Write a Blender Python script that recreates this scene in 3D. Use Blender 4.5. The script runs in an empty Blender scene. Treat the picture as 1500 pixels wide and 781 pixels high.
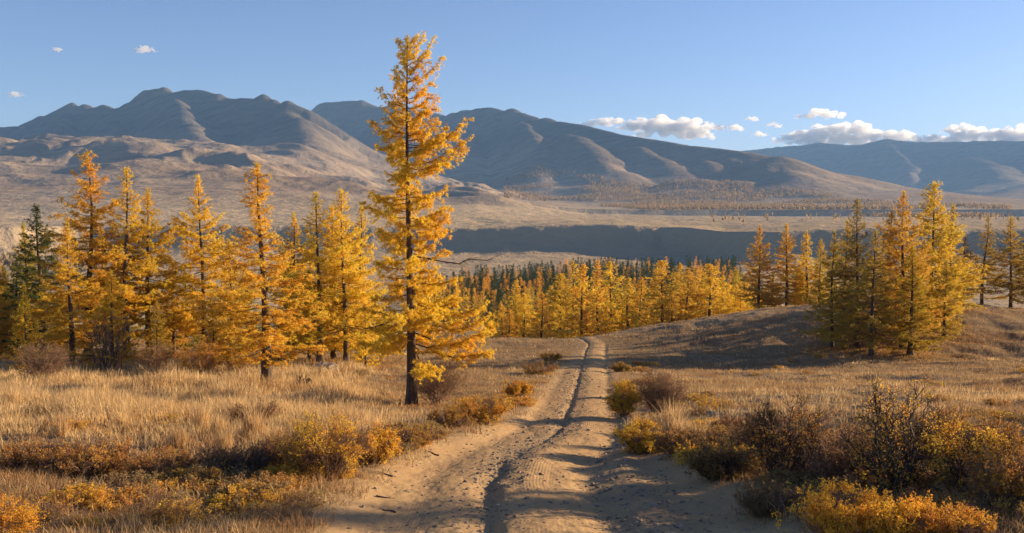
import bpy, math, random
import numpy as np

R = math.radians
scene = bpy.context.scene
COL = scene.collection

# ------------------------------------------------------------ camera, sky, sun
PITCH = math.atan((390.5 - 308.0) / 1400.0)
cd = bpy.data.cameras.new("camera")
cd.lens = 33.6; cd.sensor_width = 36.0; cd.clip_start = 0.1; cd.clip_end = 80000
cam = bpy.data.objects.new("camera", cd); COL.objects.link(cam)
cam.location = (0, 0, 0); cam.rotation_euler = (R(90) - PITCH, 0, 0)
scene.camera = cam

SUN_AZ, SUN_EL = 67.0, 13.0
world = bpy.data.worlds.new("World"); scene.world = world; world.use_nodes = True
wn = world.node_tree; wn.nodes.clear()
sky = wn.nodes.new("ShaderNodeTexSky"); sky.sky_type = 'NISHITA'; sky.sun_disc = False
sky.sun_elevation = R(SUN_EL); sky.sun_rotation = R(SUN_AZ)
sky.altitude = 1800; sky.air_density = 1.0; sky.dust_density = 1.1; sky.ozone_density = 3.6
bg = wn.nodes.new("ShaderNodeBackground"); bg.inputs[1].default_value = 0.070
wo = wn.nodes.new("ShaderNodeOutputWorld")
tint = wn.nodes.new("ShaderNodeMix"); tint.data_type = 'RGBA'; tint.blend_type = 'MULTIPLY'; tint.inputs[0].default_value = 1.0
tint.inputs[7].default_value = (1.10, 0.92, 0.95, 1)
wn.links.new(sky.outputs[0], tint.inputs[6]); wn.links.new(tint.outputs[2], bg.inputs[0]); wn.links.new(bg.outputs[0], wo.inputs[0])
sl = bpy.data.lights.new("sun", 'SUN'); sl.energy = 5.0; sl.angle = R(0.5); sl.color = (1.0, 0.74, 0.44)
sun = bpy.data.objects.new("sun", sl); COL.objects.link(sun)
_a, _e = R(SUN_AZ), R(SUN_EL)
SD = (math.sin(_a) * math.cos(_e), math.cos(_a) * math.cos(_e), math.sin(_e))
from mathutils import Vector
sun.rotation_euler = Vector(SD).to_track_quat('Z', 'Y').to_euler()
sun.location = (60, 20, 40)
vs = scene.view_settings
vs.view_transform = 'Standard'; vs.look = 'None'; vs.gamma = 1; vs.use_curve_mapping = False
vs.exposure = 1.36
cy = scene.cycles
cy.max_bounces = 8; cy.diffuse_bounces = 3; cy.glossy_bounces = 1; cy.transmission_bounces = 4
cy.volume_bounces = 8; cy.transparent_max_bounces = 4
cy.use_denoising = True
cy.use_adaptive_sampling = True

# ------------------------------------------------------------ numeric helpers
CP, SP = math.cos(PITCH), math.sin(PITCH)
def ray(px, py):
    u = (px - 750.0) / 1400.0; v = (390.5 - py) / 1400.0
    return np.array([u, CP + v * SP, -SP + v * CP])
def at(px, py, Y):
    d = ray(px, py); return d * (Y / d[1])

def _h(ix, iy, seed):
    h = (ix.astype(np.int64) * 374761393 + iy.astype(np.int64) * 668265263 + seed * 1442695041) & 0xffffffff
    h = ((h ^ (h >> 13)) * 1274126177) & 0xffffffff
    return (h ^ (h >> 16)) & 0xffff
def perlin(x, y, seed=0):
    x = np.asarray(x, float); y = np.asarray(y, float)
    xi = np.floor(x); yi = np.floor(y); xf = x - xi; yf = y - yi
    def g(a, b):
        an = _h(xi + a, yi + b, seed) * (2 * math.pi / 65536.0)
        return np.cos(an) * (xf - a) + np.sin(an) * (yf - b)
    u = xf ** 3 * (xf * (xf * 6 - 15) + 10); v = yf ** 3 * (yf * (yf * 6 - 15) + 10)
    a = g(0, 0); b = g(1, 0); c = g(0, 1); d = g(1, 1)
    return ((a + (b - a) * u) * (1 - v) + (c + (d - c) * u) * v) * 1.5
def fbm(x, y, o=4, seed=0, gain=0.5):
    s = 0; a = 1; f = 1
    for i in range(o):
        s = s + a * perlin(x * f + i * 17.3, y * f - i * 9.1, seed + i); a *= gain; f *= 2.03
    return s
def ridged(x, y, o=4, seed=0, gain=0.5):
    s = 0; a = 1; f = 1
    for i in range(o):
        s = s + a * (1 - 2 * np.abs(perlin(x * f + i * 7.7, y * f + i * 3.1, seed + i))); a *= gain; f *= 2.03
    return s
def sst(x, a, b):
    t = np.clip((x - a) / (b - a), 0, 1); return t * t * (3 - 2 * t)

# ------------------------------------------------------------ the lie of the land
TY = np.array([-60, -20, 0, 12.6, 22.5, 32, 50, 75, 90, 100, 108, 130, 155, 190, 250, 350, 450, 600, 900, 20000.])
TZ = np.array([-1, -1.7, -2.7, -4.3, -5.55, -6.8, -9.1, -11.9, -13.05, -13.7, -14.6, -18.6, -22.3, -27, -33, -42, -49, -55, -57, -57.])
_fy = np.concatenate([np.arange(-60, 300, 1.0), np.geomspace(301, 20000, 400)])
_fz = np.interp(_fy, TY, TZ)
_k = np.exp(-np.linspace(-2, 2, 13) ** 2); _k /= _k.sum()
_fz[8:-8] = np.convolve(_fz, _k, 'same')[8:-8]
def base_z(y): return np.interp(y, _fy, _fz)

def G0(x, y):
    x = np.asarray(x, float); y = np.asarray(y, float)
    z = base_z(y)
    kx = 3.7 * sst(x, 3, 34) * (1 - 0.35 * sst(x, 40, 80))
    z = z + kx * sst(y, 72, 103) * (1 - sst(y, 118, 190))
    z = z + 0.55 * sst(x, 3, 9) * (1 - sst(y, 30, 60)) * sst(y, 4, 14)          # right verge sits above the track
    z = z + 0.35 * (1 - sst(x, -14, -4)) * (1 - sst(y, 60, 90))
    am = 1 - np.exp(-((x - np.interp(y, [12, 40, 98], [0.4, 2.6, 8])) / 5.0) ** 2)
    z = z + am * (0.14 * fbm(x / 2.6, y / 3.4, 3, 6) + 0.22 * fbm(x / 9, y / 9, 3, 5) + 0.5 * perlin(x / 30, y / 30, 9))
    z = z + 1.5 * fbm(x / 60, y / 60, 3, 15) * sst(y, 110, 180)
    return z

def hit(px, py, f=G0):
    d = ray(px, py); Y = 5.0
    while Y < 600:
        p = d * (Y / d[1])
        if p[2] < float(f(p[0], p[1])):
            lo, hi = Y / 1.02, Y
            for _ in range(12):
                m = (lo + hi) / 2; p = d * (m / d[1])
                if p[2] < float(f(p[0], p[1])): hi = m
                else: lo = m
            return p
        Y *= 1.02
    return d * (600 / d[1])

_L = [(475, 781), (515, 740), (550, 700), (595, 675), (640, 652), (700, 632), (765, 612), (788, 590), (800, 570), (815, 550), (832, 530), (845, 515), (852, 504)]
_Rr = [(1130, 781), (1085, 735), (1030, 700), (985, 680), (945, 655), (922, 632), (912, 612), (905, 590), (900, 570), (896, 550), (893, 530), (892, 515), (890, 504)]
_Gl = [(715, 781), (722, 730), (722, 700), (738, 672), (775, 650), (806, 636), (822, 624), (833, 603), (842, 575), (849, 550), (854, 530), (858, 515), (864, 504)]
def tab(l):
    P = np.array([hit(a, b) for a, b in l])
    Y = np.concatenate([[-60, 0], P[:, 1], [104, 118, 135, 160]])
    e = P[-1, 0]
    X = np.concatenate([[P[0, 0] - 0.2, P[0, 0]], P[:, 0], [e - 0.3, e - 3.5, e - 10, e - 22]])
    yy = np.arange(-60, 160, 0.5); xx = np.interp(yy, Y, X)
    k = np.exp(-np.linspace(-2, 2, 5) ** 2); k /= k.sum()
    xx[4:-4] = np.convolve(xx, k, 'same')[4:-4]
    return yy, xx
YL, XL = tab(_L); YR, XR = tab(_Rr); YG, XG = tab(_Gl)
def road_lrg(y): return np.interp(y, YL, XL), np.interp(y, YR, XR), np.interp(y, YG, XG)
def edge(x, y):
    """metres inside (+) or outside (-) the bare track"""
    l, r, g = road_lrg(y)
    e = np.minimum(x - l, r - x) + 0.35 * fbm(x / 1.7, y / 1.9, 3, 31) + 0.06 * perlin(x / 0.4, y / 0.5, 35)
    return np.where(y > 150, -5.0, e)
def Rz(x, y):
    """relief of the track"""
    l, r, g = road_lrg(y)
    e = np.minimum(x - l, r - x)
    m = sst(e, -0.3, 0.5)
    u = x - g
    near = 1 - sst(y, 19, 25)
    u0 = u
    wob = 0.08 * fbm(x / 0.8, y / 1.6, 3, 41)
    u = u + wob
    gd = 0.095 * near + 0.08 * (1 - near) * (1 - 0.3 * sst(y, 30, 60)) - 0.06 * np.exp(-((y - 22) / 3.0) ** 2)
    wl = np.where(u > 0, 0.11, 0.27) * (0.8 + 0.35 * near)
    z = -gd * np.exp(-(u / wl) ** 2)
    z = z + (0.02 * near + 0.045) * np.exp(-((u - 0.62) / 0.42) ** 2)
    z = z - 0.09 * np.exp(-((u - 1.75) / 0.34) ** 2) - 0.05 * np.exp(-((u + 1.25) / 0.35) ** 2)
    z = z + 0.06 * np.exp(-((u - 2.5) / 0.3) ** 2)
    z = z + 0.020 * fbm(x / 1.1, y / 2.6, 4, 43) + 0.008 * fbm(x / 0.16, y / 0.22, 3, 47)
    trk = np.exp(-((u - 0.75) / 0.34) ** 2) + 0.7 * np.exp(-((u + 1.3) / 0.3) ** 2) + 0.6 * np.exp(-((u - 1.8) / 0.3) ** 2)
    st = np.sin((u0 + 0.03 * fbm(x / 3, y / 5, 2, 51)) * 2 * math.pi / 0.06)
    z = z + trk * 0.0032 * st * sst(fbm(x / 1.5, y / 3.0, 2, 53), -0.35, 0.2) * (1 - sst(y, 24, 40))
    bank = -0.10 * (1 - sst(y, 25, 60))
    return m * (z + bank)
def G(x, y): return G0(x, y) + Rz(x, y)

def EHill(x, y):
    a = x / np.maximum(y, 1) * 1400 + 750
    A = np.interp(a, [-600, 0, 200, 330, 430, 520, 600, 700, 780, 860, 1000, 1300], [300, 318, 330, 300, 250, 195, 150, 120, 62, 20, 5, 0])
    t = np.clip((y - 1450) / 2750.0, 0, 1.0); t = t ** 1.35
    z = A * t
    lump = ridged(x / 430 + 0.5 * perlin(x / 700, y / 700, 3), y / 470, 4, 61, 0.42) - 0.55
    l2 = fbm(x / 700, y / 500, 3, 71)
    k = sst(y, 2200, 3300) * sst(A, 30, 120)
    z = z + k * (21 * lump + 48 * l2) + 6 * fbm(x / 500, y / 500, 3, 65) * sst(y, 1500, 2500) * sst(A, 10, 80)
    return z

RID = []   # (points, width, crest rounding)
def ridge(pts, W, c=40.0):
    P = np.array([at(*p) for p in pts])
    if len(pts) <= 4 and W < 1060: P[0, 2] -= 40
    RID.append((P, W, c))
# left massif
ridge([(-300, 215, 8200), (-100, 200, 7400), (0, 187, 7000), (30, 185, 6900), (60, 170, 6800), (105, 151, 6700), (125, 153, 6650), (140, 158, 6600), (152, 154, 6550), (175, 157, 6500), (190, 150, 6450), (215, 133, 6400), (240, 128, 6350), (290, 131, 6200), (320, 137, 6100), (385, 139, 5950), (400, 146, 5900), (422, 147, 5850), (450, 160, 5800), (500, 195, 5750), (555, 238, 5700)], 700, 40)
ridge([(415, 147, 5850), (440, 175, 5350), (462, 215, 4850), (485, 250, 4450)], 630, 96)
ridge([(240, 128, 6350), (262, 150, 5900), (280, 180, 5450), (290, 205, 5000)], 540, 85)
ridge([(175, 157, 6500), (165, 180, 6000), (150, 200, 5500)], 450, 85)
ridge([(105, 151, 6700), (90, 178, 6200), (60, 198, 5700)], 450, 74)
# middle dome
ridge([(380, 190, 9000), (440, 168, 8700), (475, 150, 8500), (530, 147, 8400), (580, 152, 8200), (640, 165, 7900), (700, 192, 7500), (765, 236, 7000)], 800, 80)
ridge([(560, 150, 8300), (585, 190, 7300), (610, 235, 6300), (630, 262, 5600)], 675, 118)
ridge([(640, 165, 7900), (662, 190, 7200), (685, 225, 6400), (715, 268, 5500)], 780, 118)
# right dome and its long shoulder
ridge([(600, 205, 8200), (665, 165, 7800), (700, 158, 7600), (750, 158, 7300), (800, 172, 6900), (900, 195, 6300), (1000, 213, 5800), (1080, 222, 5500), (1140, 230, 5300), (1165, 242, 5200), (1210, 265, 5050), (1290, 298, 4850)], 720, 80)
ridge([(760, 160, 7200), (778, 195, 6400), (795, 235, 5700), (800, 262, 5200)], 540, 96)
ridge([(812, 174, 6850), (845, 200, 6200), (880, 228, 5600), (900, 250, 5200)], 630, 107)
ridge([(900, 195, 6300), (935, 215, 5850), (985, 242, 5300), (1020, 262, 4900)], 600, 107)
ridge([(1000, 213, 5800), (1040, 238, 5300), (1085, 265, 4800)], 495, 96)
ridge([(1140, 230, 5300), (1165, 255, 4800), (1200, 280, 4400), (1235, 298, 4100)], 495, 96)
# far range
ridge([(960, 232, 12900), (1040, 224, 12600), (1140, 215, 12300), (1200, 209, 12000), (1260, 212, 11800), (1300, 204, 11500), (1350, 208, 11300), (1430, 206, 11000), (1500, 207, 10700), (1650, 195, 10200), (1850, 190, 9500)], 1500, 100)
ridge([(1300, 205, 11500), (1330, 240, 10200), (1340, 275, 9000)], 700, 60)
ridge([(1415, 222, 10600), (1450, 240, 9500), (1490, 268, 8400), (1520, 285, 7600)], 900, 140)
ridge([(1200, 210, 12000), (1230, 250, 10500), (1250, 285, 9300)], 700, 60)
ridge([(1600, 240, 9000), (1530, 268, 7600), (1470, 292, 6600), (1440, 302, 6200)], 750, 118)
ridge([(1620, 285, 4300), (1540, 296, 4100), (1490, 305, 4000), (1450, 318, 3900)], 390, 96)

def far_z(x, y):
    a = x / np.maximum(y, 1)
    z = base_z(y) + np.where(y < 300, G0(x, y) - base_z(y), 0)
    z = z + 1.2 * fbm(x / 90, y / 90, 3, 81) * sst(y, 300, 500)
    D = 1225 + 22 * fbm(x / 330, 0 * y + 3.3, 2, 83) + 2.5 * fbm(x / 60, y / 260, 3, 84) - 250 * sst(a, 0.15, 0.29)
    D = D - 120 * (1 - sst(a, -0.56, -0.42))
    t = np.clip((y - D + 25) / 100.0, 0, 1); s = t ** 1.7 * (1 - sst(t, 0.6, 1.0)) + (1 - (1 - t) ** 2.2) * sst(t, 0.6, 1.0)
    s = s + 0.10 * fbm(x / 40, y / 60, 3, 85) * (4 * s * (1 - s))
    hf = np.interp(a * 1400 + 750, [200, 540, 700, 900, 1010, 1060, 1200], [1, 1.0, 0.90, 1.04, 0.92, 0.84, 1.0]) + 0.03 * fbm(x / 190, 0 * y + 7, 3, 89)
    hf = 1 + (hf - 1) * (1 - sst(y, 1350, 2100))
    z = z + 36.5 * s * hf
    z = z + EHill(x, y) + 2.0 * fbm(x / 260, y / 160, 3, 87) * sst(y, 1250, 1500)
    pl = z.copy()
    sel = y > 3000
    if sel.any():
        xs, ys, ps = x[sel], y[sel], pl[sel]
        wx = xs + 120 * fbm(xs / 900, ys / 900, 3, 91) ; wy = ys + 120 * fbm(xs / 900, ys / 900, 3, 95)
        best = np.zeros_like(xs); bd = np.full_like(xs, 9e3)
        for pts, W, c in RID:
            for p, q in zip(pts[:-1], pts[1:]):
                dx, dy = q[0] - p[0], q[1] - p[1]; L2 = dx * dx + dy * dy
                tt = np.clip(((wx - p[0]) * dx + (wy - p[1]) * dy) / L2, 0, 1)
                # small warp near the crest keeps the silhouette true
                d1 = np.hypot(xs - p[0] - tt * dx, ys - p[1] - tt * dy)
                d2 = np.hypot(wx - p[0] - tt * dx, wy - p[1] - tt * dy)
                w = sst(d1, 80, 500); d = d1 * (1 - w) + d2 * w
                hz = p[2] + tt * (q[2] - p[2]) + 20
                v = hz * np.exp(-(np.sqrt(d * d + c * c) - c) / W)
                bd = np.where(v > best, d1, bd); best = np.maximum(best, v)
        rel = sst(best, 30, 500)
        n = ridged(wx / 520, wy / 760, 5, 101, 0.5) - 0.75
        n2 = ridged(xs / 130, ys / 170, 3, 111, 0.5) - 0.7
        cr = sst(bd, 60, 500)
        best = best + (n * (6 + 26 * cr) + n2 * (1.5 + 2 * cr)) * rel
        k = 18.0
        lo = ps; hi = best - 20
        out = np.logaddexp(lo / k, hi / k) * k
        out = np.where(hi < lo - 150, lo, out)
        z[sel] = out
    return z

# ------------------------------------------------------------ mesh + object helpers
def mesh_np(name, V, F, mat=None, smooth=False, attrs=None):
    """F: list of (n,k) index arrays"""
    V = np.ascontiguousarray(V, dtype=np.float32)
    Fs = [np.ascontiguousarray(f, dtype=np.int32) for f in (F if isinstance(F, list) else [F]) if len(f)]
    me = bpy.data.meshes.new(name)
    me.vertices.add(len(V)); me.vertices.foreach_set("co", V.ravel())
    nl = sum(f.size for f in Fs); npol = sum(len(f) for f in Fs)
    me.loops.add(nl); me.loops.foreach_set("vertex_index", np.concatenate([f.ravel() for f in Fs]))
    me.polygons.add(npol)
    tot = np.concatenate([np.full(len(f), f.shape[1], np.int32) for f in Fs])
    st = np.concatenate([[0], np.cumsum(tot)[:-1]]).astype(np.int32)
    me.polygons.foreach_set("loop_start", st)
    try: me.polygons.foreach_set("loop_total", tot)
    except Exception: pass
    me.polygons.foreach_set("use_smooth", np.full(npol, smooth))
    if attrs:
        for k, v in attrs.items():
            at_ = me.attributes.new(k, 'FLOAT', 'POINT'); at_.data.foreach_set("value", np.asarray(v, np.float32).ravel())
    me.update(calc_edges=True)
    if mat: me.materials.append(mat)
    return me
def link(name, me, parent=None, loc=None):
    o = bpy.data.objects.new(name, me); COL.objects.link(o)
    if parent: o.parent = parent
    if loc is not None: o.location = loc
    return o
def tag(o, label=None, cat=None, group=None, kind=None):
    if label: o["label"] = label
    if cat: o["category"] = cat
    if group: o["group"] = group
    if kind: o["kind"] = kind
    return o
def empty(name, loc=(0, 0, 0), rz=0):
    o = bpy.data.objects.new(name, None); COL.objects.link(o)
    o.location = loc; o.rotation_euler = (0, 0, rz); o.empty_display_size = 0.3
    return o
def grid_faces(nr, nc):
    i = np.arange(nr * nc).reshape(nr, nc)
    return np.stack([i[:-1, :-1], i[:-1, 1:], i[1:, 1:], i[1:, :-1]], -1).reshape(-1, 4)

# ------------------------------------------------------------ materials
def newmat(name):
    m = bpy.data.materials.new(name); m.use_nodes = True
    nt = m.node_tree; nt.nodes.clear(); return m, nt
class NT:
    def __init__(s, nt): s.nt = nt
    def n(s, t, **kw):
        nd = s.nt.nodes.new(t)
        for k, v in kw.items():
            if k.startswith("i_"):
                key = k[2:]; nd.inputs[int(key) if key.isdigit() else key].default_value = v
            else: setattr(nd, k, v)
        return nd
    def l(s, a, b): s.nt.links.new(a, b)
    def noise(s, vec, scale, detail=4, rough=0.55):
        nd = s.n("ShaderNodeTexNoise"); nd.inputs["Scale"].default_value = scale
        nd.inputs["Detail"].default_value = detail; nd.inputs["Roughness"].default_value = rough
        if vec is not None: s.l(vec, nd.inputs["Vector"])
        return nd.outputs[0]
    def ramp(s, fac, stops):
        nd = s.n("ShaderNodeValToRGB"); cr = nd.color_ramp
        while len(cr.elements) < len(stops): cr.elements.new(0.5)
        for e, (p, c) in zip(cr.elements, stops): e.position = p; e.color = (*c, 1) if len(c) == 3 else c
        s.l(fac, nd.inputs[0]); return nd.outputs[0]
    def mix(s, fac, a, b, mode='MIX'):
        nd = s.n("ShaderNodeMix", data_type='RGBA', blend_type=mode)
        for sock, v in ((nd.inputs[0], fac), (nd.inputs[6], a), (nd.inputs[7], b)):
            if hasattr(v, "is_linked") or hasattr(v, "links"): s.l(v, sock)
            else: sock.default_value = v if not isinstance(v, tuple) or len(v) == 4 else (*v, 1)
        return nd.outputs[2]
    def math(s, op, a, b=None, clamp=False):
        nd = s.n("ShaderNodeMath", operation=op, use_clamp=clamp)
        for sock, v in ((nd.inputs[0], a), (nd.inputs[1], b)):
            if v is None: continue
            if hasattr(v, "links"): s.l(v, sock)
            else: sock.default_value = v
        return nd.outputs[0]
    def pos(s): return s.n("ShaderNodeNewGeometry").outputs["Position"]
    def mapr(s, vec, scale):
        nd = s.n("ShaderNodeMapping"); nd.inputs["Scale"].default_value = scale; s.l(vec, nd.inputs[0]); return nd.outputs[0]

def mat_leaf(name, base, var=0.35, trans=0.45, hue=0.035, nscale=0.9, usecol=True):
    m, nt = newmat(name); t = NT(nt)
    geo = t.n("ShaderNodeNewGeometry"); oi = t.n("ShaderNodeObjectInfo"); tc = t.n("ShaderNodeTexCoord")
    n1 = t.noise(tc.outputs["Object"], nscale, 2)
    c0 = t.n("ShaderNodeRGB"); c0.outputs[0].default_value = (*base, 1)
    c = t.mix(1.0, c0.outputs[0], oi.outputs["Color"], 'MULTIPLY') if usecol else c0.outputs[0]
    hs = t.n("ShaderNodeHueSaturation")
    hr = t.n("ShaderNodeMapRange"); hr.inputs[1].default_value = 0.3; hr.inputs[2].default_value = 0.7
    hr.inputs[3].default_value = 0.504 - hue; hr.inputs[4].default_value = 0.504 + hue; t.l(n1, hr.inputs[0])
    t.l(hr.outputs[0], hs.inputs["Hue"])
    vr = t.n("ShaderNodeMapRange"); vr.inputs[3].default_value = 1 - var; vr.inputs[4].default_value = 1 + var
    t.l(geo.outputs["Random Per Island"], vr.inputs[0]); t.l(vr.outputs[0], hs.inputs["Value"])
    t.l(c, hs.inputs["Color"])
    d = t.n("ShaderNodeBsdfDiffuse"); tr = t.n("ShaderNodeBsdfTranslucent"); mx = t.n("ShaderNodeMixShader")
    mx.inputs[0].default_value = trans
    t.l(hs.outputs[0], d.inputs[0]); t.l(hs.outputs[0], tr.inputs[0]); t.l(d.outputs[0], mx.inputs[1]); t.l(tr.outputs[0], mx.inputs[2])
    o = t.n("ShaderNodeOutputMaterial"); t.l(mx.outputs[0], o.inputs[0]); return m
def mat_bark(name, a, b, scale=9):
    m, nt = newmat(name); t = NT(nt)
    tc = t.n("ShaderNodeTexCoord")
    n = t.noise(t.mapr(tc.outputs["Object"], (1, 1, 0.25)), scale, 5)
    c = t.ramp(n, [(0.35, a), (0.65, b)])
    bs = t.n("ShaderNodeBsdfPrincipled"); bs.inputs["Roughness"].default_value = 0.95
    t.l(c, bs.inputs["Base Color"])
    bu = t.n("ShaderNodeBump"); bu.inputs["Strength"].default_value = 0.6; bu.inputs["Distance"].default_value = 0.03
    t.l(n, bu.inputs["Height"]); t.l(bu.outputs[0], bs.inputs["Normal"])
    o = t.n("ShaderNodeOutputMaterial"); t.l(bs.outputs[0], o.inputs[0]); return m

M_need = mat_leaf("larch_needles", (1, 1, 1), 0.30, 0.5, 0.014, 0.6)
M_leaf = mat_leaf("shrub_leaves", (1, 1, 1), 0.40, 0.4, 0.018, 2.0)
M_bark = mat_bark("larch_bark", (0.045, 0.032, 0.024), (0.12, 0.085, 0.06))
M_twig = mat_bark("shrub_bark", (0.15, 0.088, 0.055), (0.29, 0.18, 0.115), 14)
M_dark = mat_bark("dark_bark", (0.060, 0.044, 0.034), (0.150, 0.105, 0.075), 14)
M_grey = mat_bark("weathered_wood", (0.16, 0.13, 0.10), (0.34, 0.28, 0.21), 12)

def mat_grass(name, cols, patch):
    m, nt = newmat(name); t = NT(nt)
    geo = t.n("ShaderNodeNewGeometry")
    c = t.ramp(geo.outputs["Random Per Island"], [(i / (len(cols) - 1), k) for i, k in enumerate(cols)])
    n = t.noise(t.pos(), 0.35, 4, 0.6)
    f = t.ramp(n, [(0.50, (0, 0, 0)), (0.62, (1, 1, 1))])
    f2 = t.math('MULTIPLY', f, 0.55)
    c = t.mix(f2, c, patch)
    d = t.n("ShaderNodeBsdfDiffuse"); tr = t.n("ShaderNodeBsdfTranslucent"); mx = t.n("ShaderNodeMixShader"); mx.inputs[0].default_value = 0.35
    t.l(c, d.inputs[0]); t.l(c, tr.inputs[0]); t.l(d.outputs[0], mx.inputs[1]); t.l(tr.outputs[0], mx.inputs[2])
    o = t.n("ShaderNodeOutputMaterial"); t.l(mx.outputs[0], o.inputs[0]); return m
M_gr_tall = mat_grass("straw_grass", [(0.70, 0.51, 0.27), (0.55, 0.37, 0.17), (0.78, 0.61, 0.35)], (0.42, 0.25, 0.12))
M_gr_low = mat_grass("low_dry_grass", [(0.44, 0.31, 0.17), (0.34, 0.22, 0.11), (0.52, 0.39, 0.23)], (0.30, 0.16, 0.08))

# meadow soil and thatch
M_ground, nt = newmat("meadow"); t = NT(nt); p = t.pos()
n1 = t.noise(p, 0.30, 5, 0.65); n2 = t.noise(p, 3.0, 5, 0.7); n3 = t.noise(t.mapr(p, (0.3, 1.0, 1.0)), 0.06, 3, 0.6)
c = t.ramp(n2, [(0.30, (0.15, 0.10, 0.060)), (0.55, (0.30, 0.215, 0.125)), (0.75, (0.42, 0.32, 0.195))])
c = t.mix(t.ramp(n1, [(0.48, (0, 0, 0)), (0.66, (0.75, 0.75, 0.75))]), c, (0.20, 0.115, 0.062))
c = t.mix(t.ramp(n3, [(0.45, (0, 0, 0)), (0.60, (0.5, 0.5, 0.5))]), c, (0.40, 0.31, 0.20))
sa = t.n("ShaderNodeAttribute", attribute_name="sand")
c = t.mix(sa.outputs["Fac"], c, (0.48, 0.33, 0.175))
bs = t.n("ShaderNodeBsdfDiffuse"); t.l(c, bs.inputs[0])
bu = t.n("ShaderNodeBump"); bu.inputs["Strength"].default_value = 0.8; bu.inputs["Distance"].default_value = 0.08
t.l(t.noise(p, 9.0, 5, 0.7), bu.inputs["Height"]); t.l(bu.outputs[0], bs.inputs["Normal"])
o = t.n("ShaderNodeOutputMaterial"); t.l(bs.outputs[0], o.inputs[0])

# sandy track
M_road, nt = newmat("sandy_track"); t = NT(nt); p = t.pos()
n1 = t.noise(t.mapr(p, (1.6, 0.5, 1)), 0.8, 4); n2 = t.noise(p, 14, 5, 0.75); gr = t.n("ShaderNodeAttribute", attribute_name="gravel")
c = t.ramp(n1, [(0.3, (0.37, 0.245, 0.13)), (0.55, (0.47, 0.31, 0.155)), (0.75, (0.54, 0.37, 0.19))])
c = t.mix(t.ramp(n2, [(0.35, (0.8, 0.8, 0.8)), (0.6, (0, 0, 0))]), c, (0.36, 0.25, 0.15))
c = t.mix(gr.outputs["Fac"], c, (0.27, 0.20, 0.13))
bs = t.n("ShaderNodeBsdfDiffuse"); t.l(c, bs.inputs[0])
bu = t.n("ShaderNodeBump"); bu.inputs["Strength"].default_value = 0.55; bu.inputs["Distance"].default_value = 0.02
t.l(t.noise(p, 26, 5, 0.75), bu.inputs["Height"]); t.l(bu.outputs[0], bs.inputs["Normal"])
o = t.n("ShaderNodeOutputMaterial"); t.l(bs.outputs[0], o.inputs[0])

# steppe and mountains
M_far, nt = newmat("steppe_and_scree"); t = NT(nt); p = t.pos()
sx = t.n("ShaderNodeSeparateXYZ"); t.l(p, sx.inputs[0])
n1 = t.noise(p, 0.0016, 6, 0.62); n2 = t.noise(t.mapr(p, (0.5, 1.6, 1)), 0.011, 6, 0.65); n3 = t.noise(p, 0.05, 4, 0.7)
c = t.ramp(n1, [(0.33, (0.25, 0.185, 0.125)), (0.50, (0.36, 0.275, 0.19)), (0.68, (0.43, 0.34, 0.24))])
c = t.mix(t.ramp(n2, [(0.50, (0, 0, 0)), (0.68, (0.6, 0.6, 0.6))]), c, (0.25, 0.165, 0.12))
c = t.mix(t.ramp(n3, [(0.48, (0, 0, 0)), (0.72, (0.45, 0.45, 0.45))]), c, (0.22, 0.165, 0.12))
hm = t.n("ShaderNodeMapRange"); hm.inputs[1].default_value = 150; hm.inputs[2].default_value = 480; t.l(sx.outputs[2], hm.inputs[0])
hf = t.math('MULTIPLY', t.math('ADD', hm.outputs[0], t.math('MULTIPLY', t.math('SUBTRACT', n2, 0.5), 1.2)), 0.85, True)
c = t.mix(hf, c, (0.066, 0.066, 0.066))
pz = t.n("ShaderNodeMapRange"); pz.inputs[1].default_value = 40; pz.inputs[2].default_value = -14; t.l(sx.outputs[2], pz.inputs[0])
c = t.mix(t.math('MULTIPLY', pz.outputs[0], 0.7), c, (0.56, 0.44, 0.275))
vl = t.n("ShaderNodeMapRange"); vl.inputs[1].default_value = -10; vl.inputs[2].default_value = -35; t.l(sx.outputs[2], vl.inputs[0])
c = t.mix(t.math('MULTIPLY', vl.outputs[0], 0.45), c, (0.34, 0.26, 0.175))
bs = t.n("ShaderNodeBsdfDiffuse"); t.l(c, bs.inputs[0])
bu = t.n("ShaderNodeBump"); bu.inputs["Strength"].default_value = 0.7; bu.inputs["Distance"].default_value = 14.0
t.l(t.noise(p, 0.02, 6, 0.65), bu.inputs["Height"]); t.l(bu.outputs[0], bs.inputs["Normal"])
o = t.n("ShaderNodeOutputMaterial"); t.l(bs.outputs[0], o.inputs[0])

M_rock, nt = newmat("stone"); t = NT(nt)
oi = t.n("ShaderNodeNewGeometry"); tc = t.n("ShaderNodeTexCoord")
c = t.ramp(oi.outputs["Random Per Island"], [(0, (0.20, 0.155, 0.11)), (0.6, (0.36, 0.28, 0.195)), (1, (0.52, 0.43, 0.32))])
c = t.mix(t.math('MULTIPLY', t.noise(tc.outputs["Object"], 5, 5), 0.8), c, (0.13, 0.11, 0.09))
bs = t.n("ShaderNodeBsdfDiffuse"); t.l(c, bs.inputs[0])
o = t.n("ShaderNodeOutputMaterial"); t.l(bs.outputs[0], o.inputs[0])

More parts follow.
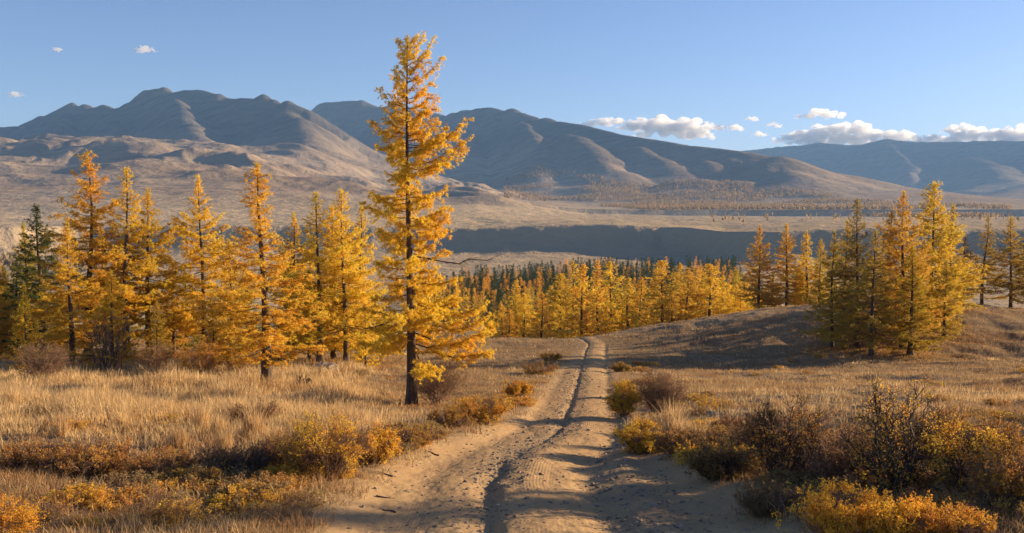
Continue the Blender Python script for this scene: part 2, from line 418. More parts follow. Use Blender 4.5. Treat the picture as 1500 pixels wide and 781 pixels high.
# ------------------------------------------------------------ ground sheets
AP = 15.0
def near_ground():
    Y = np.concatenate([np.arange(-10, 8, 0.5), 8 + (np.geomspace(1, 256, 760) - 1)])
    a = np.sort(np.concatenate([np.linspace(-0.62, 0.62, 760), np.linspace(-1.9, -0.63, 60), np.linspace(0.63, 1.9, 60)]))
    YY, AA = np.meshgrid(Y, a, indexing='ij'); XX = AA * (YY + AP)
    e = edge(XX, YY)
    Z = G(XX, YY) - 0.08 * sst(e, 0.12, 0.7)
    Z = Z + (1 - sst(e, -0.6, 0)) * 0.035 * fbm(XX / 0.35, YY / 0.35, 3, 19)
    sand = sst(e, -0.9, 0.0) * 0.9 * (1 - 0.5 * sst(YY, 40, 90))
    V = np.stack([XX, YY, Z], -1).reshape(-1, 3)
    o = link("ground", mesh_np("ground", V, grid_faces(*XX.shape), M_ground, True, {"sand": sand}))
    tag(o, "dry grassy slope falling away from the viewer", None, None, "structure")
near_ground()

def road():
    Y = np.concatenate([np.arange(-9, 9, 0.1), 9 + (np.geomspace(1, 125, 1150) - 1)])
    tt = np.linspace(-0.16, 1.16, 430)
    YY, T = np.meshgrid(Y, tt, indexing='ij')
    l, r, g = road_lrg(YY); XX = l + (r - l) * T
    e = edge(XX, YY)
    Z = G(XX, YY) - 0.16 * (1 - sst(e, -0.45, 0.08)) + 0.007
    u = XX - g
    gv = np.exp(-((u + 0.15) / 0.4) ** 2) * (0.35 + 0.65 * sst(YY, 16, 20) * (1 - sst(YY, 25, 34))) + 0.8 * np.exp(-((u - 2.3) / 0.6) ** 2) * (1 - sst(YY, 30, 60))
    gv = np.clip(gv * (0.6 + 0.8 * fbm(XX / 0.5, YY / 0.9, 3, 57)), 0, 0.85)
    V = np.stack([XX, YY, Z], -1).reshape(-1, 3)
    o = link("road", mesh_np("road", V, grid_faces(*XX.shape), M_road, True, {"gravel": gv}))
    tag(o, "rutted sandy dirt track running down the slope", None, None, "structure")
road()

def far_land():
    Y = np.geomspace(235, 13300, 860)
    a = np.sort(np.concatenate([np.linspace(-0.60, 0.60, 1000), np.linspace(-1.25, -0.61, 60), np.linspace(0.61, 1.25, 60)]))
    YY, AA = np.meshgrid(Y, a, indexing='ij'); XX = AA * YY
    Z = far_z(XX.ravel(), YY.ravel()).reshape(XX.shape)
    Z = Z - 1.2 * (1 - sst(YY, 262, 275)) 
    V = np.stack([XX, YY, Z], -1).reshape(-1, 3)
    o = link("mountains", mesh_np("mountains", V, grid_faces(*XX.shape), M_far, True))
    tag(o, "steppe valley, river bluff and bare mountain ranges", None, None, "structure")
    return float(Z.min()), float(Z.max())
ZLO, ZHI = far_land()
print("terrain z", ZLO, ZHI)

# haze
HZ = True
if HZ:
    x0, x1, y0, y1, z0, z1 = -17500, 17500, -400, 13600, ZLO - 1.5, max(ZHI + 15, 60)
    V = [(x, y, z) for x in (x0, x1) for y in (y0, y1) for z in (z0, z1)]
    F = [(0, 1, 3, 2), (4, 6, 7, 5), (0, 4, 5, 1), (2, 3, 7, 6), (0, 2, 6, 4), (1, 5, 7, 3)]
    me = bpy.data.meshes.new("haze"); me.from_pydata(V, [], F); me.update()
    m, nt = newmat("haze_air"); t = NT(nt)
    pv = t.n("ShaderNodeVolumePrincipled"); pv.inputs["Color"].default_value = (0.28, 0.55, 1.0, 1)
    pv.inputs["Density"].default_value = 4.3e-5; pv.inputs["Anisotropy"].default_value = 0.0
    o = t.n("ShaderNodeOutputMaterial"); t.l(pv.outputs[0], o.inputs["Volume"])
    me.materials.append(m)
    hz = link("haze", me); tag(hz, "blue autumn haze over the valley", None, None, "stuff")

# ------------------------------------------------------------ plant geometry
def nrm(v): return v / np.maximum(np.linalg.norm(v, axis=-1, keepdims=True), 1e-9)
def tubes(P, Rd, sides=4):
    """P (N,K,3), Rd (N,K) -> verts, quads"""
    N, K, _ = P.shape
    d = nrm(P[:, -1] - P[:, 0]); ref = np.where(np.abs(d[:, 2:3]) > 0.8, np.array([[1., 0, 0]]), np.array([[0, 0, 1.]]))
    a = nrm(np.cross(d, ref)); b = np.cross(d, a)
    an = np.arange(sides) * 2 * math.pi / sides
    off = a[:, None, None] * np.cos(an)[None, None, :, None] + b[:, None, None] * np.sin(an)[None, None, :, None]
    V = (P[:, :, None] + off * Rd[:, :, None, None]).reshape(-1, 3)
    idx = np.arange(N * K * sides).reshape(N, K, sides); nx = np.roll(idx, -1, 2)
    F = np.stack([idx[:, :-1], nx[:, :-1], nx[:, 1:], idx[:, 1:]], -1).reshape(-1, 4)
    return V, F
def join(parts):
    Vs, Fs, o = [], [], 0
    for V, F in parts: Vs.append(V); Fs.append(F + o); o += len(V)
    return np.concatenate(Vs), [f for f in Fs]
def tris(C, s, rng, K, wr=0.32, up=0.0, spread=1.0):
    """K narrow triangles round each centre"""
    C = np.repeat(C, K, 0); n = len(C); sz = np.repeat(s, K) * rng.uniform(0.7, 1.25, n)
    d = rng.normal(size=(n, 3)); d[:, 2] += up; d = nrm(d)
    b = nrm(np.cross(d, rng.normal(size=(n, 3))))
    st = C - d * sz[:, None] * 0.15 + rng.normal(size=(n, 3)) * sz[:, None] * 0.18 * spread
    V = np.stack([st - b * sz[:, None] * wr / 2, st + b * sz[:, None] * wr / 2, st + d * sz[:, None]], 1).reshape(-1, 3)
    return V, np.arange(n * 3).reshape(-1, 3)
def lerp_path(P, s):
    """P (N,K,3), s (N,) in 0..1"""
    K = P.shape[1]; f = np.clip(s, 0, 0.9999) * (K - 1); i = f.astype(int); w = (f - i)[:, None]
    r = np.arange(len(P)); return P[r, i] * (1 - w) + P[r, i + 1] * w

def larch(H, prof, t0, nb, seed, tuft=0.12, K=4, dens=1.0, ang=(-12, 50), twl=0.75, ntw=5.0, bare=0.06, lean=0.0, skew=None,
          r0=None, extra=None, sides=4, wood=True, kink=0.012, tw_r=0.006, wr=0.30):
    rng = np.random.default_rng(seed)
    K1 = 16; s = np.linspace(0, 1, K1)
    ph = rng.uniform(0, 6, 4)
    tp = np.stack([lean * H * s ** 1.4 + kink * H * (np.sin(s * 5 + ph[0]) - math.sin(ph[0])) * s, kink * H * np.sin(s * 4 + ph[1]) * s, s * H], -1)
    r0 = r0 or 0.0135 * H + 0.02
    tr = r0 * (1 - s) ** 1.05 + 0.008; tr[0] *= 1.45; tp[0, 2] -= 0.25; 
    # branches
    u = (np.arange(nb) + rng.uniform(0, 1, nb)) / nb
    tb = t0 + (0.985 - t0) * u ** 0.92
    az = rng.uniform(0, 2 * math.pi, nb) if False else (np.arange(nb) * 2.399 + rng.normal(0, 0.5, nb))
    c = np.cos(az)
    L = prof(tb) * rng.uniform(0.55, 1.12, nb) * np.where(rng.random(nb) < 0.12, 0.45, 1.0)
    if skew is not None: L = L * np.where(c > 0, 1 + c * (skew(tb)[0] - 1), 1 - c * (skew(tb)[1] - 1))
    e = np.radians(ang[0] + (ang[1] - ang[0]) * ((tb - t0) / (1 - t0)) ** 1.3) + rng.normal(0, 0.13, nb)
    isb = rng.random(nb) < bare
    Lx = None
    if extra:
        for (tt, aa, ll, ee, bb) in extra:
            tb = np.append(tb, tt); az = np.append(az, aa); L = np.append(L, ll); e = np.append(e, ee); isb = np.append(isb, bb)
        nb = len(tb)
    base = lerp_path(np.repeat(tp[None], nb, 0), tb)
    Kb = 7; sb = np.linspace(0, 1, Kb)
    dh = np.stack([np.cos(az), np.sin(az), 0 * az], -1); sd = np.stack([-np.sin(az), np.cos(az), 0 * az], -1)
    curve = np.where(isb, 0.02, rng.uniform(0.02, 0.22, nb))
    hor = L[:, None] * sb * np.cos(e)[:, None]
    ver = L[:, None] * (sb * np.sin(e)[:, None] - 0.10 * np.sin(sb * math.pi)[None] + curve[:, None] * sb ** 2.2)
    lat = L[:, None] * 0.10 * np.sin(sb * 3 + rng.uniform(0, 6, nb)[:, None]) * sb
    BP = base[:, None] + dh[:, None] * hor[..., None] + sd[:, None] * lat[..., None]
    BP[:, :, 2] += ver
    BP[:, 1:] += rng.normal(0, 0.02, (nb, Kb - 1, 3)) * L[:, None, None]
    br = (0.006 + 0.0095 * L)[:, None] * (1 - 0.85 * sb)
    # twigs
    n_t = np.maximum(2, (L * ntw * dens).astype(int)); own = np.repeat(np.arange(nb), n_t); nt_ = len(own)
    st = rng.uniform(0.15, 1.0, nt_) ** 0.85
    o = lerp_path(BP[own], st); side = rng.choice([-1, 1], nt_)
    fw = rng.uniform(0.4, 1.1, nt_)
    td = nrm(dh[own] * fw[:, None] + sd[own] * (side * rng.uniform(0.5, 1.1, nt_))[:, None] + np.array([0, 0, 1.]) * (rng.normal(-0.10, 0.35, nt_))[:, None])
    tl = twl * (1 - 0.45 * sst(tb[own], 0.6, 0.95)) * np.minimum(1.0, 0.35 + 0.28 * L[own]) * (1.15 - 0.6 * st) * rng.uniform(0.35, 1.25, nt_)
    st4 = np.linspace(0, 1, 4)
    TP = o[:, None] + td[:, None] * (tl[:, None] * st4)[..., None]
    TP[:, :, 2] -= (tl[:, None] * 0.22 * st4 ** 2) * rng.uniform(-0.6, 1.6, nt_)[:, None]
    TR = np.full((nt_, 4), tw_r) * (1.3 - st4)
    wd = []
    V1, F1 = tubes(BP, br, sides); wd.append((V1, F1))
    if wood:
        V2, F2 = tubes(TP, TR, 3); wd.append((V2, F2))
    trunk = tubes(tp[None], tr[None], 10)
    # needle tufts
    leafy = ~isb[own]
    nn = np.where(leafy, np.maximum(1, (tl / (tuft * 0.55))), 0).astype(int)
    ow = np.repeat(np.arange(nt_), nn); ss = rng.uniform(0.05, 1.05, len(ow))
    C = lerp_path(TP[ow], np.minimum(ss, 0.999)) + rng.normal(0, tuft * 0.30, (len(ow), 3))
    nbf = np.where(isb, 0, np.maximum(1, L / (tuft * 0.7))).astype(int); ob = np.repeat(np.arange(nb), nbf)
    Cb = lerp_path(BP[ob], rng.uniform(0.13, 1.0, len(ob))) + rng.normal(0, tuft * 0.35, (len(ob), 3))
    nq = int(H * (1 - max(t0, 0.75)) * 10 / max(tuft * 8, 0.5)); sq = rng.uniform(0.93, 1.0, nq)
    Ct = lerp_path(np.repeat(tp[None], nq, 0), sq) + rng.normal(0, tuft * 0.4, (nq, 3))
    C = np.concatenate([C, Cb, Ct])
    crown = tris(C, np.full(len(C), tuft), rng, K, wr=wr)
    return trunk, join(wd), crown

def mk_tree(trunk, wood, crown, nm="larch_tree"):
    return (mesh_np("trunk", trunk[0], trunk[1], M_bark, True), mesh_np("branches", wood[0], wood[1], M_bark, True), mesh_np("crown", crown[0], crown[1], M_need))
def cone(R0, p=0.75, mid=0.12, t0=0.15):
    def f(t):
        q = (t - t0) / (1 - t0); q = np.clip(q, 0, 1)
        return R0 * np.minimum((1 - q) ** p * 1.0, 0.45 + q / max(mid, 1e-3) * 0.55) + 0.12
    return f
def build_tree(name, meshes, H0, loc, H, rz, color, label, cat="tree", group=None, sxy=1.0):
    e = empty(name, loc, rz); k = H / H0; e.scale = (k * sxy, k * sxy, k)
    tag(e, label, cat, group)
    for nm, me in zip(("trunk", "branches", "crown"), meshes):
        if me is None: continue
        o = link(nm, me, e); o.color = (*autumn(color), 1)
    return e

GOLD = (0.86, 0.42, 0.045); ORNG = (0.80, 0.32, 0.045); YELL = (0.92, 0.55, 0.05); YGRN = (0.55, 0.42, 0.05); OLIVE = (0.26, 0.24, 0.05)
def autumn(c):
    """needle colour: the yellows carry more green than a first guess gives them"""
    r, g, b = c
    if r <= g * 1.55: return c
    return (r * 0.95, min(max(g * 1.28, r * 0.52), 0.67 * r), b * 1.2 + 0.015)
GREEN = (0.085, 0.105, 0.035); DGOLD = (0.62, 0.28, 0.04); BRN = (0.50, 0.22, 0.06); DKGR = (0.045, 0.065, 0.025); PALE = (1.0, 0.66, 0.07)

# hero larch: outline measured on the photograph (metres right / left of the trunk against height)
pb = hit(603, 594); HY = pb[1]
_ty = np.array([594, 540, 530, 500, 480, 450, 430, 400, 370, 340, 300, 250, 230, 200, 160, 130, 100, 80, 62, 50.])
_rx = np.array([0, 60, 95, 125, 122, 118, 100, 60, 55, 75, 52, 58, 84, 82, 48, 42, 56, 36, 16, 4.])
_lx = np.array([0, 40, 50, 75, 70, 62, 55, 55, 55, 60, 58, 40, 48, 50, 42, 32, 30, 26, 12, 5.])
mpp = HY / 1400.0; HH = (594 - 52) * mpp
_tt = (594 - _ty) / 542.0
hr = lambda t: np.interp(t, _tt, _rx) * mpp
hl = lambda t: np.interp(t, _tt, _lx) * mpp
hp = lambda t: np.maximum(0.5 * (hr(t) + hl(t)) * 0.98 + 0.05 - 0.30 * sst(t, 0.55, 0.9), 0.12)
def hskew(t): return hr(t) / np.maximum(hp(t), 0.05), hl(t) / np.maximum(hp(t), 0.05)
yt = lambda py: (594 - py) / 542.0
ext = [(yt(455), math.pi + 0.15, 112 * mpp, -0.16, True), (yt(487), math.pi - 0.25, 78 * mpp, -0.12, True), (yt(372), 0.12, 135 * mpp, 0.0, True),
       (yt(215), 0.05, 88 * mpp, 0.28, False), (yt(240), -0.2, 88 * mpp, 0.30, False), (yt(120), 0.2, 62 * mpp, 0.55, False),
       (yt(470), -0.1, 118 * mpp, 0.0, False), (yt(500), 0.3, 124 * mpp, 0.0, False), (yt(440), 0.05, 112 * mpp, -0.1, False),
       (yt(500), math.pi + 0.4, 80 * mpp, -0.05, False)]
tr_, wo_, cr_ = larch(HH, hp, 0.165, 165, 12, tuft=0.115, K=13, dens=1.75, wr=0.15, ang=(-13, 50), twl=0.80, ntw=7.5, bare=0.03, skew=hskew, r0=0.205, extra=ext, kink=0.006, tw_r=0.006)
hm_ = mk_tree(tr_, wo_, cr_)
hero = build_tree("larch_tree", hm_, HH, (pb[0], pb[1], float(G(pb[0], pb[1]))), HH, 0, (0.90, 0.45, 0.045), "tallest golden larch, standing alone beside the dirt track")

# pools
pool = []
specs = [  # R0, t0, nb, angles, bare, kink, density
    (3.7, 0.13, 135, (-14, 48), 0.05, 0.010, 1.0),
    (3.2, 0.09, 130, (-10, 52), 0.04, 0.012, 1.1),
    (4.3, 0.14, 140, (-12, 40), 0.06, 0.016, 1.0),
    (2.7, 0.12, 120, (-15, 48), 0.05, 0.010, 1.15),
    (3.6, 0.20, 115, (-6, 42), 0.10, 0.020, 0.9),
    (3.3, 0.05, 135, (-3, 50), 0.02, 0.008, 1.2),
    (4.6, 0.08, 155, (-14, 42), 0.03, 0.010, 1.1),
]
for i, (R0, t0, nb, an, br_, kk, de) in enumerate(specs):
    rr = np.random.default_rng(900 + i); kn = rr.uniform(0.6, 1.3, 9)
    f0 = cone(R0, 0.78 if i != 6 else 0.7, 0.10, t0)
    f = lambda t, f0=f0, kn=kn: f0(t) * np.interp(t, np.linspace(0, 1, 9), kn)
    pool.append(mk_tree(*larch(14.0, f, t0, nb, 40 + i, tuft=0.15, K=8, wr=0.19, dens=de * 1.35, ang=an, twl=0.8, ntw=6.0, bare=br_, kink=kk, tw_r=0.007)))
# young tree: dense slim spire, 5 m
young = mk_tree(*larch(5.0, cone(1.0, 0.8, 0.05, 0.03), 0.03, 80, 71, tuft=0.10, K=5, dens=1.3, ang=(5, 60), twl=0.5, ntw=8, bare=0.0, kink=0.006, r0=0.06))

def tree_px(px, pyb, pyt, pi, color, label, rz=0.0, Y=None, sxy=1.0, group=None, H0=14.0, pl=None):
    if Y is None: p = hit(px, pyb); Y = p[1]
    x = (px - 750) / 1400.0 * Y; z = float(G(x, Y))
    # top
    tz = at(px, pyt, Y)[2]
    x = at(px, (pyb + pyt) / 2, Y)[0]; z = float(G(x, Y))
    return build_tree("larch_tree", pl or pool[pi], H0, (x, Y, z), tz - z, rz, color, label, "tree", group, sxy * (1.0 if pl else 1.33))

LG = "larches at the edge of the meadow"
T = tree_px
T(-14, 528, 372, 1, ORNG, "larch at the left edge of the photo, only its orange branch tips in view", 1.0, 62, group=LG)
T(60, 520, 300, 1, GREEN, "tall dark green larch, the only tree still fully green among the gold", 2.0, 72, 1.25, group=LG)
T(24, 520, 378, 5, (0.12, 0.14, 0.04), "shorter dark green larch left of the tall green one", 0.5, 74, 1.1, group=LG)
T(126, 545, 222, 2, (0.82, 0.36, 0.045), "broad orange gold larch, tallest of the left-hand stand", 0.7, 65, 1.0, group=LG)
T(104, 538, 326, 3, GOLD, "slender bright gold larch in front of the broad orange gold one", 3.0, 60, 1.15, group=LG)
T(182, 542, 243, 4, GOLD, "gold larch with bent top right of the broad orange gold one", 4.0, 64, 1.0, group=LG)
T(216, 542, 276, 0, (0.70, 0.47, 0.05), "yellow green larch between two gold larches of the left-hand stand", 5.1, 66, 0.95, group=LG)
T(163, 542, 395, 5, GOLD, "low gold larch at the foot of the bent-topped larch", 1.1, 58, 1.2, group=LG)
T(254, 535, 377, 3, (0.72, 0.32, 0.06), "thin short orange larch in the gap left of the lone gold spire", 2.7, 70, 0.9, group=LG)
T(297, 532, 257, 0, (0.92, 0.46, 0.045), "gold larch with tiered branches standing clear of its neighbours", 2.2, 68, 0.85, group=LG)
T(272, 532, 392, 1, (0.40, 0.32, 0.05), "low olive larch behind the tiered gold larch", 0.2, 76, 1.1, group=LG)
T(338, 535, 350, 5, (0.86, 0.50, 0.05), "rounded yellow larch right of the tiered gold larch", 1.9, 67, 1.1, group=LG)
T(362, 530, 400, 1, (0.38, 0.34, 0.05), "low greenish larch behind the slim front larch", 4.4, 76, 1.1, group=LG)
T(388, 567, 238, 3, (0.86, 0.40, 0.05), "slim gold larch with bare lower trunk, nearest of the left-hand stand", 3.6, None, 1.25, group=LG)
T(428, 545, 312, 0, (0.84, 0.42, 0.05), "gold larch just right of the slim front larch", 5.6, 64, 0.95, group=LG)
T(468, 545, 280, 4, (0.88, 0.45, 0.05), "open-crowned gold larch with twin tops", 0.9, 60, 1.0, group=LG)
T(452, 540, 395, 6, (0.66, 0.50, 0.05), "low yellow green larch beneath the twin-topped larch", 1.3, 62, 0.9, group=LG)
T(506, 545, 278, 2, (0.90, 0.47, 0.05), "bushy gold larch left of the tallest larch", 2.9, 60, 0.85, group=LG)
T(487, 548, 302, 6, GOLD, "full gold larch between the twin-topped and the bushy ones", 0.3, 63, 0.85, group=LG)
T(528, 545, 300, 1, (0.90, 0.48, 0.05), "gold larch half hidden by the left boughs of the tallest larch", 4.3, 66, 0.9, group=LG)
T(312, 540, 440, 5, ORNG, "low orange larch at the foot of the tiered gold larch", 2.9, 62, 1.2, group=LG)
T(230, 540, 440, 5, (0.60, 0.34, 0.05), "low brownish gold larch in the left-hand stand", 0.9, 63, 1.2, group=LG)
T(38, 530, 418, 0, PALE, "small bright yellow young larch behind the left grass", 0, 53, 1.25, None, 5.0, young)
T(535, 540, 452, 0, YELL, "young yellow larch under the low boughs of the tallest larch", 2, 58, 1.5, None, 5.0, young)
T(408, 545, 470, 0, GOLD, "young gold larch behind the slim front larch", 2, 60, 1.4, None, 5.0, young)

rf = random.Random(31)
for i in range(12):
    px = rf.uniform(-30, 545); Y = rf.uniform(72, 96); x = (px - 750) / 1400 * Y
    fc = rf.choice([DGOLD, YGRN, ORNG, (0.5, 0.36, 0.05)])
    build_tree("larch_tree", pool[rf.choice([0, 1, 3, 5])], 14.0, (x, Y, float(G(x, Y))), rf.uniform(6.0, 10.5), rf.uniform(0, 6), fc,
               "low %s larch behind the left-hand stand" % {DGOLD: "dull gold", YGRN: "yellow green", ORNG: "orange"}.get(fc, "olive"), "tree", "low larches behind the left-hand stand", 1.2)
RG = "larches of the right-hand grove"
T(1115, 0, 330, 0, (0.72, 0.32, 0.06), "orange larch on the knoll, leftmost of the right-hand grove", 0.4, 122, 0.95, group=RG)
T(1157, 0, 328, 1, (0.80, 0.37, 0.05), "pointed orange larch second from the left behind the knoll", 1.4, 122, 1.1, group=RG)
T(1187, 0, 338, 3, (0.85, 0.50, 0.05), "slim yellow larch behind the knoll, third from the left", 2.4, 122, 1.2, group=RG)
T(1205, 0, 350, 5, (0.72, 0.42, 0.05), "yellow brown larch half hidden behind the grove", 0.1, 120, 1.0, group=RG)
T(1220, 512, 338, 1, (0.60, 0.33, 0.05), "olive gold larch at the left side of the front grove", 3.1, 80, 0.9, group=RG)
T(1257, 514, 290, 4, (0.40, 0.21, 0.06), "dark brown larch with a thin bare top", 0.3, 80, 0.9, group=RG)
T(1237, 505, 322, 0, (0.74, 0.38, 0.05), "gold larch behind the thin-topped brown one", 4.9, 86, 0.8, group=RG)
T(1278, 521, 338, 2, (0.52, 0.29, 0.05), "rounded dull gold larch at the front of the right grove", 5.0, 76, 0.9, group=RG)
T(1302, 508, 308, 3, (0.80, 0.36, 0.05), "orange larch left of the tall reddish one", 1.2, 86, 1.1, group=RG)
T(1325, 515, 280, 0, (0.74, 0.33, 0.05), "tall reddish orange larch in the middle of the grove", 2.6, 80, 0.95, group=RG)
T(1335, 521, 360, 5, (0.48, 0.33, 0.05), "low olive green larch at the front of the right grove", 0.8, 76, 1.25, group=RG)
T(1364, 503, 267, 6, (0.80, 0.44, 0.05), "tallest and widest yellow larch of the right grove", 0.2, 88, 0.95, group=RG)
T(1392, 495, 300, 1, (0.70, 0.36, 0.05), "orange larch behind the widest yellow larch", 3.7, 96, 1.0, group=RG)
T(1412, 490, 345, 0, (0.45, 0.20, 0.06), "short reddish brown larch right of the widest yellow larch", 3.7, 104, 0.9, group=RG)
T(1440, 466, 316, 4, (0.50, 0.25, 0.06), "brown orange larch with open crown near the right edge", 1.7, 108, 1.0, group=RG)
T(1482, 466, 318, 2, (0.58, 0.29, 0.06), "spreading brown orange larch at the right edge", 2.2, 106, 0.95, group=RG)
T(1512, 470, 322, 0, (0.50, 0.26, 0.06), "larch cut off by the right edge of the photo", 0.4, 104, 0.95, group=RG)
for px, pb_, pt_, pi_, lab in ((1246, 512, 400, 5, "low dark gold larch between the front trunks, leftmost of three"), (1296, 514, 395, 1, "low dark gold larch between the front trunks of the grove, middle of three"), (1384, 505, 380, 5, "low olive gold larch at the right foot of the widest yellow larch"), (1175, 0, 385, 1, "low gold larch on the knoll between two taller pointed ones"), (1135, 0, 400, 0, "low gold larch at the knoll's left edge of the grove")):
    T(px, pb_, pt_, pi_, (0.58, 0.34, 0.05), lab, px * 0.1, 84 if pb_ else 124, 1.0, RG)
# shade-throwing larches just outside the frame on the right
for i, (x, y, H, pi) in enumerate([(33, 29, 13, 1), (40, 27, 14, 3), (62, 60, 14, 0), (70, 66, 15, 2), (82, 84, 14, 6), (92, 78, 13, 1), (66, 48, 12, 3)]):
    build_tree("larch_tree", pool[pi], 14.0, (x, y, float(G(x, y))), H, i * 1.3, DGOLD, "larch standing beyond the right edge of the view", "tree", "larches beyond the right edge")

# mid-distance belt behind the crest
MG = "larches in the belt behind the crest"
poolm = []
for i, (R0, t0, nb, an) in enumerate([(3.3, 0.08, 95, (-12, 48)), (2.8, 0.06, 90, (-8, 50)), (3.9, 0.08, 100, (-14, 42)), (3.0, 0.12, 85, (-10, 46))]):
    rr = np.random.default_rng(500 + i); kn = rr.uniform(0.7, 1.25, 9); f0 = cone(R0, 0.76, 0.08, t0)
    f = lambda t, f0=f0, kn=kn: f0(t) * np.interp(t, np.linspace(0, 1, 9), kn)
    poolm.append(mk_tree(*larch(13.0, f, t0, nb, 80 + i, tuft=0.26, K=5, dens=1.0, ang=an, twl=0.75, ntw=4.6, bare=0.04, sides=3, wood=False)))
rng = random.Random(5)
belt = [(735, 444, GOLD, "short gold larch at the left end of the belt"), (757, 410, (0.84, 0.42, 0.05), "gold larch left of the belt's low gap"),
        (767, 429, (0.80, 0.45, 0.05), "yellow larch tucked against the gold one by the gap"), (793, 429, ORNG, "narrow orange larch in the belt left of the track"),
        (783, 453, YELL, "low yellow larch in the belt left of the track"), (806, 418, (0.70, 0.40, 0.05), "dull gold larch left of the yellow green one"),
        (822, 400, (0.66, 0.44, 0.05), "yellow green larch where the track drops away"), (838, 382, (0.70, 0.36, 0.06), "pale brown larch just behind the track's end"),
        (853, 386, (0.88, 0.42, 0.05), "bright gold larch standing right over the track's end"), (876, 381, (0.78, 0.36, 0.05), "orange larch directly beyond the end of the track"),
        (895, 383, (0.82, 0.50, 0.05), "broad yellow larch right of the track's end"), (921, 407, (0.80, 0.42, 0.05), "gold larch right of the broad yellow one"),
        (938, 406, (0.74, 0.34, 0.05), "orange larch at the foot of the rising knoll"), (933, 457, GOLD, "tiny gold larch on the rising edge of the knoll"),
        (971, 381, (0.80, 0.38, 0.05), "wide orange larch behind the knoll's left slope"), (999, 386, (0.78, 0.38, 0.05), "orange larch right of the wide one"),
        (1006, 392, (0.70, 0.34, 0.05), "brown orange larch hidden behind its neighbour"), (1022, 391, (0.70, 0.33, 0.05), "narrow brown larch behind the knoll"),
        (1040, 386, (0.84, 0.42, 0.05), "gold larch behind the middle of the knoll"), (1061, 404, (0.86, 0.48, 0.05), "yellow larch right of the knoll's gold one"),
        (1069, 417, YELL, "small yellow larch on the knoll's far side"), (1078, 416, (0.85, 0.48, 0.05), "thin yellow larch on the knoll's far side"),
        (1086, 427, GOLD, "low gold larch at the right end of the belt"), (1096, 436, (0.80, 0.45, 0.05), "lowest gold larch at the right end of the belt"),
        (860, 455, ORNG, "small orange larch at the end of the track"), (888, 448, (0.6, 0.4, 0.05), "small dull larch right of the track's end"),
        (960, 432, (0.76, 0.40, 0.05), "low gold larch at the left foot of the wide orange one"), (745, 452, ORNG, "low orange larch at the belt's left end"),
        (722, 455, (0.8, 0.42, 0.05), "small gold larch seen beside the tallest larch's boughs"), (913, 436, YELL, "low yellow larch in the belt beside the knoll"),
        (1052, 430, DGOLD, "low dull gold larch behind the knoll"), (985, 425, DGOLD, "low dull gold larch between two orange ones")]
for i, (px, pt, col, lab) in enumerate(belt):
    Y = rng.uniform(138, 172) if px < 905 else rng.uniform(128, 150)
    x = (px - 750) / 1400.0 * Y; z = float(G(x, Y)); tz = at(px, pt, Y)[2]
    H = tz - z
    build_tree("larch_tree", poolm[i % 4], 13.0, (x, Y, z), H, rng.uniform(0, 6), col, lab, "tree", MG, 1.45 * (min(1.25, 12.5 / max(H, 6)) if H < 12 else 0.95))
for i in range(34):
    px = rng.uniform(690, 1120); Y = rng.uniform(165, 240); x = (px - 750) / 1400 * Y; z = float(G(x, Y))
    col = rng.choice([GOLD, YELL, YELL, DGOLD, YGRN, (0.40, 0.33, 0.05)])
    H2 = min(rng.uniform(6.5, 14), max(4.0, float(at(px, rng.uniform(424, 440) if px < 835 else 395, Y)[2]) - z))
    build_tree("larch_tree", poolm[i % 4], 13.0, (x, Y, z), H2, rng.uniform(0, 6), col, "%s larch in the second row of the belt behind the crest" % {GOLD: "golden", YELL: "bright yellow", DGOLD: "dull brownish gold", YGRN: "yellow green"}.get(col, "olive green"), "tree", "second row of the larch belt", 1.4)

# far wood
poolf = []
for i, (R0, tf) in enumerate([(2.5, 0.42), (2.1, 0.42), (2.8, 0.45), (2.3, 0.42)]):
    tr_, wo_, cr_ = larch(12.0, cone(R0, 0.85, 0.06, 0.04), 0.04, 52, 120 + i, tuft=tf, K=3, dens=0.7, ang=(-8, 45), twl=0.7, ntw=3.2, bare=0, sides=3, wood=False)
    poolf.append((mesh_np("trunk", tr_[0], tr_[1], M_bark, True), None, mesh_np("crown", cr_[0], cr_[1], M_need)))
def wood_spot(rs):
    while True:
        px = rs.uniform(600, 1120); Y = rs.uniform(330, 900) 
        lim = 900 if px > 840 else 640 + (px - 600) / 240 * 200
        if px > 1085: lim = 600
        if Y < lim: return px, Y
rs = random.Random(11); cand = []
for i in range(1350):
    px, Y = wood_spot(rs); cand.append((px, Y))
cand.sort(key=lambda c: c[1])
first = {}
def wood_col(Y, rs):
    g = rs.random() < (0.40 if Y < 430 else 0.80)
    return ((0.042, 0.062, 0.022), "green") if g else ((rs.uniform(.55, .85), rs.uniform(.30, .42), 0.05), "gold")
stuffV, stuffF = {"green": [], "gold": []}, {"green": [], "gold": []}
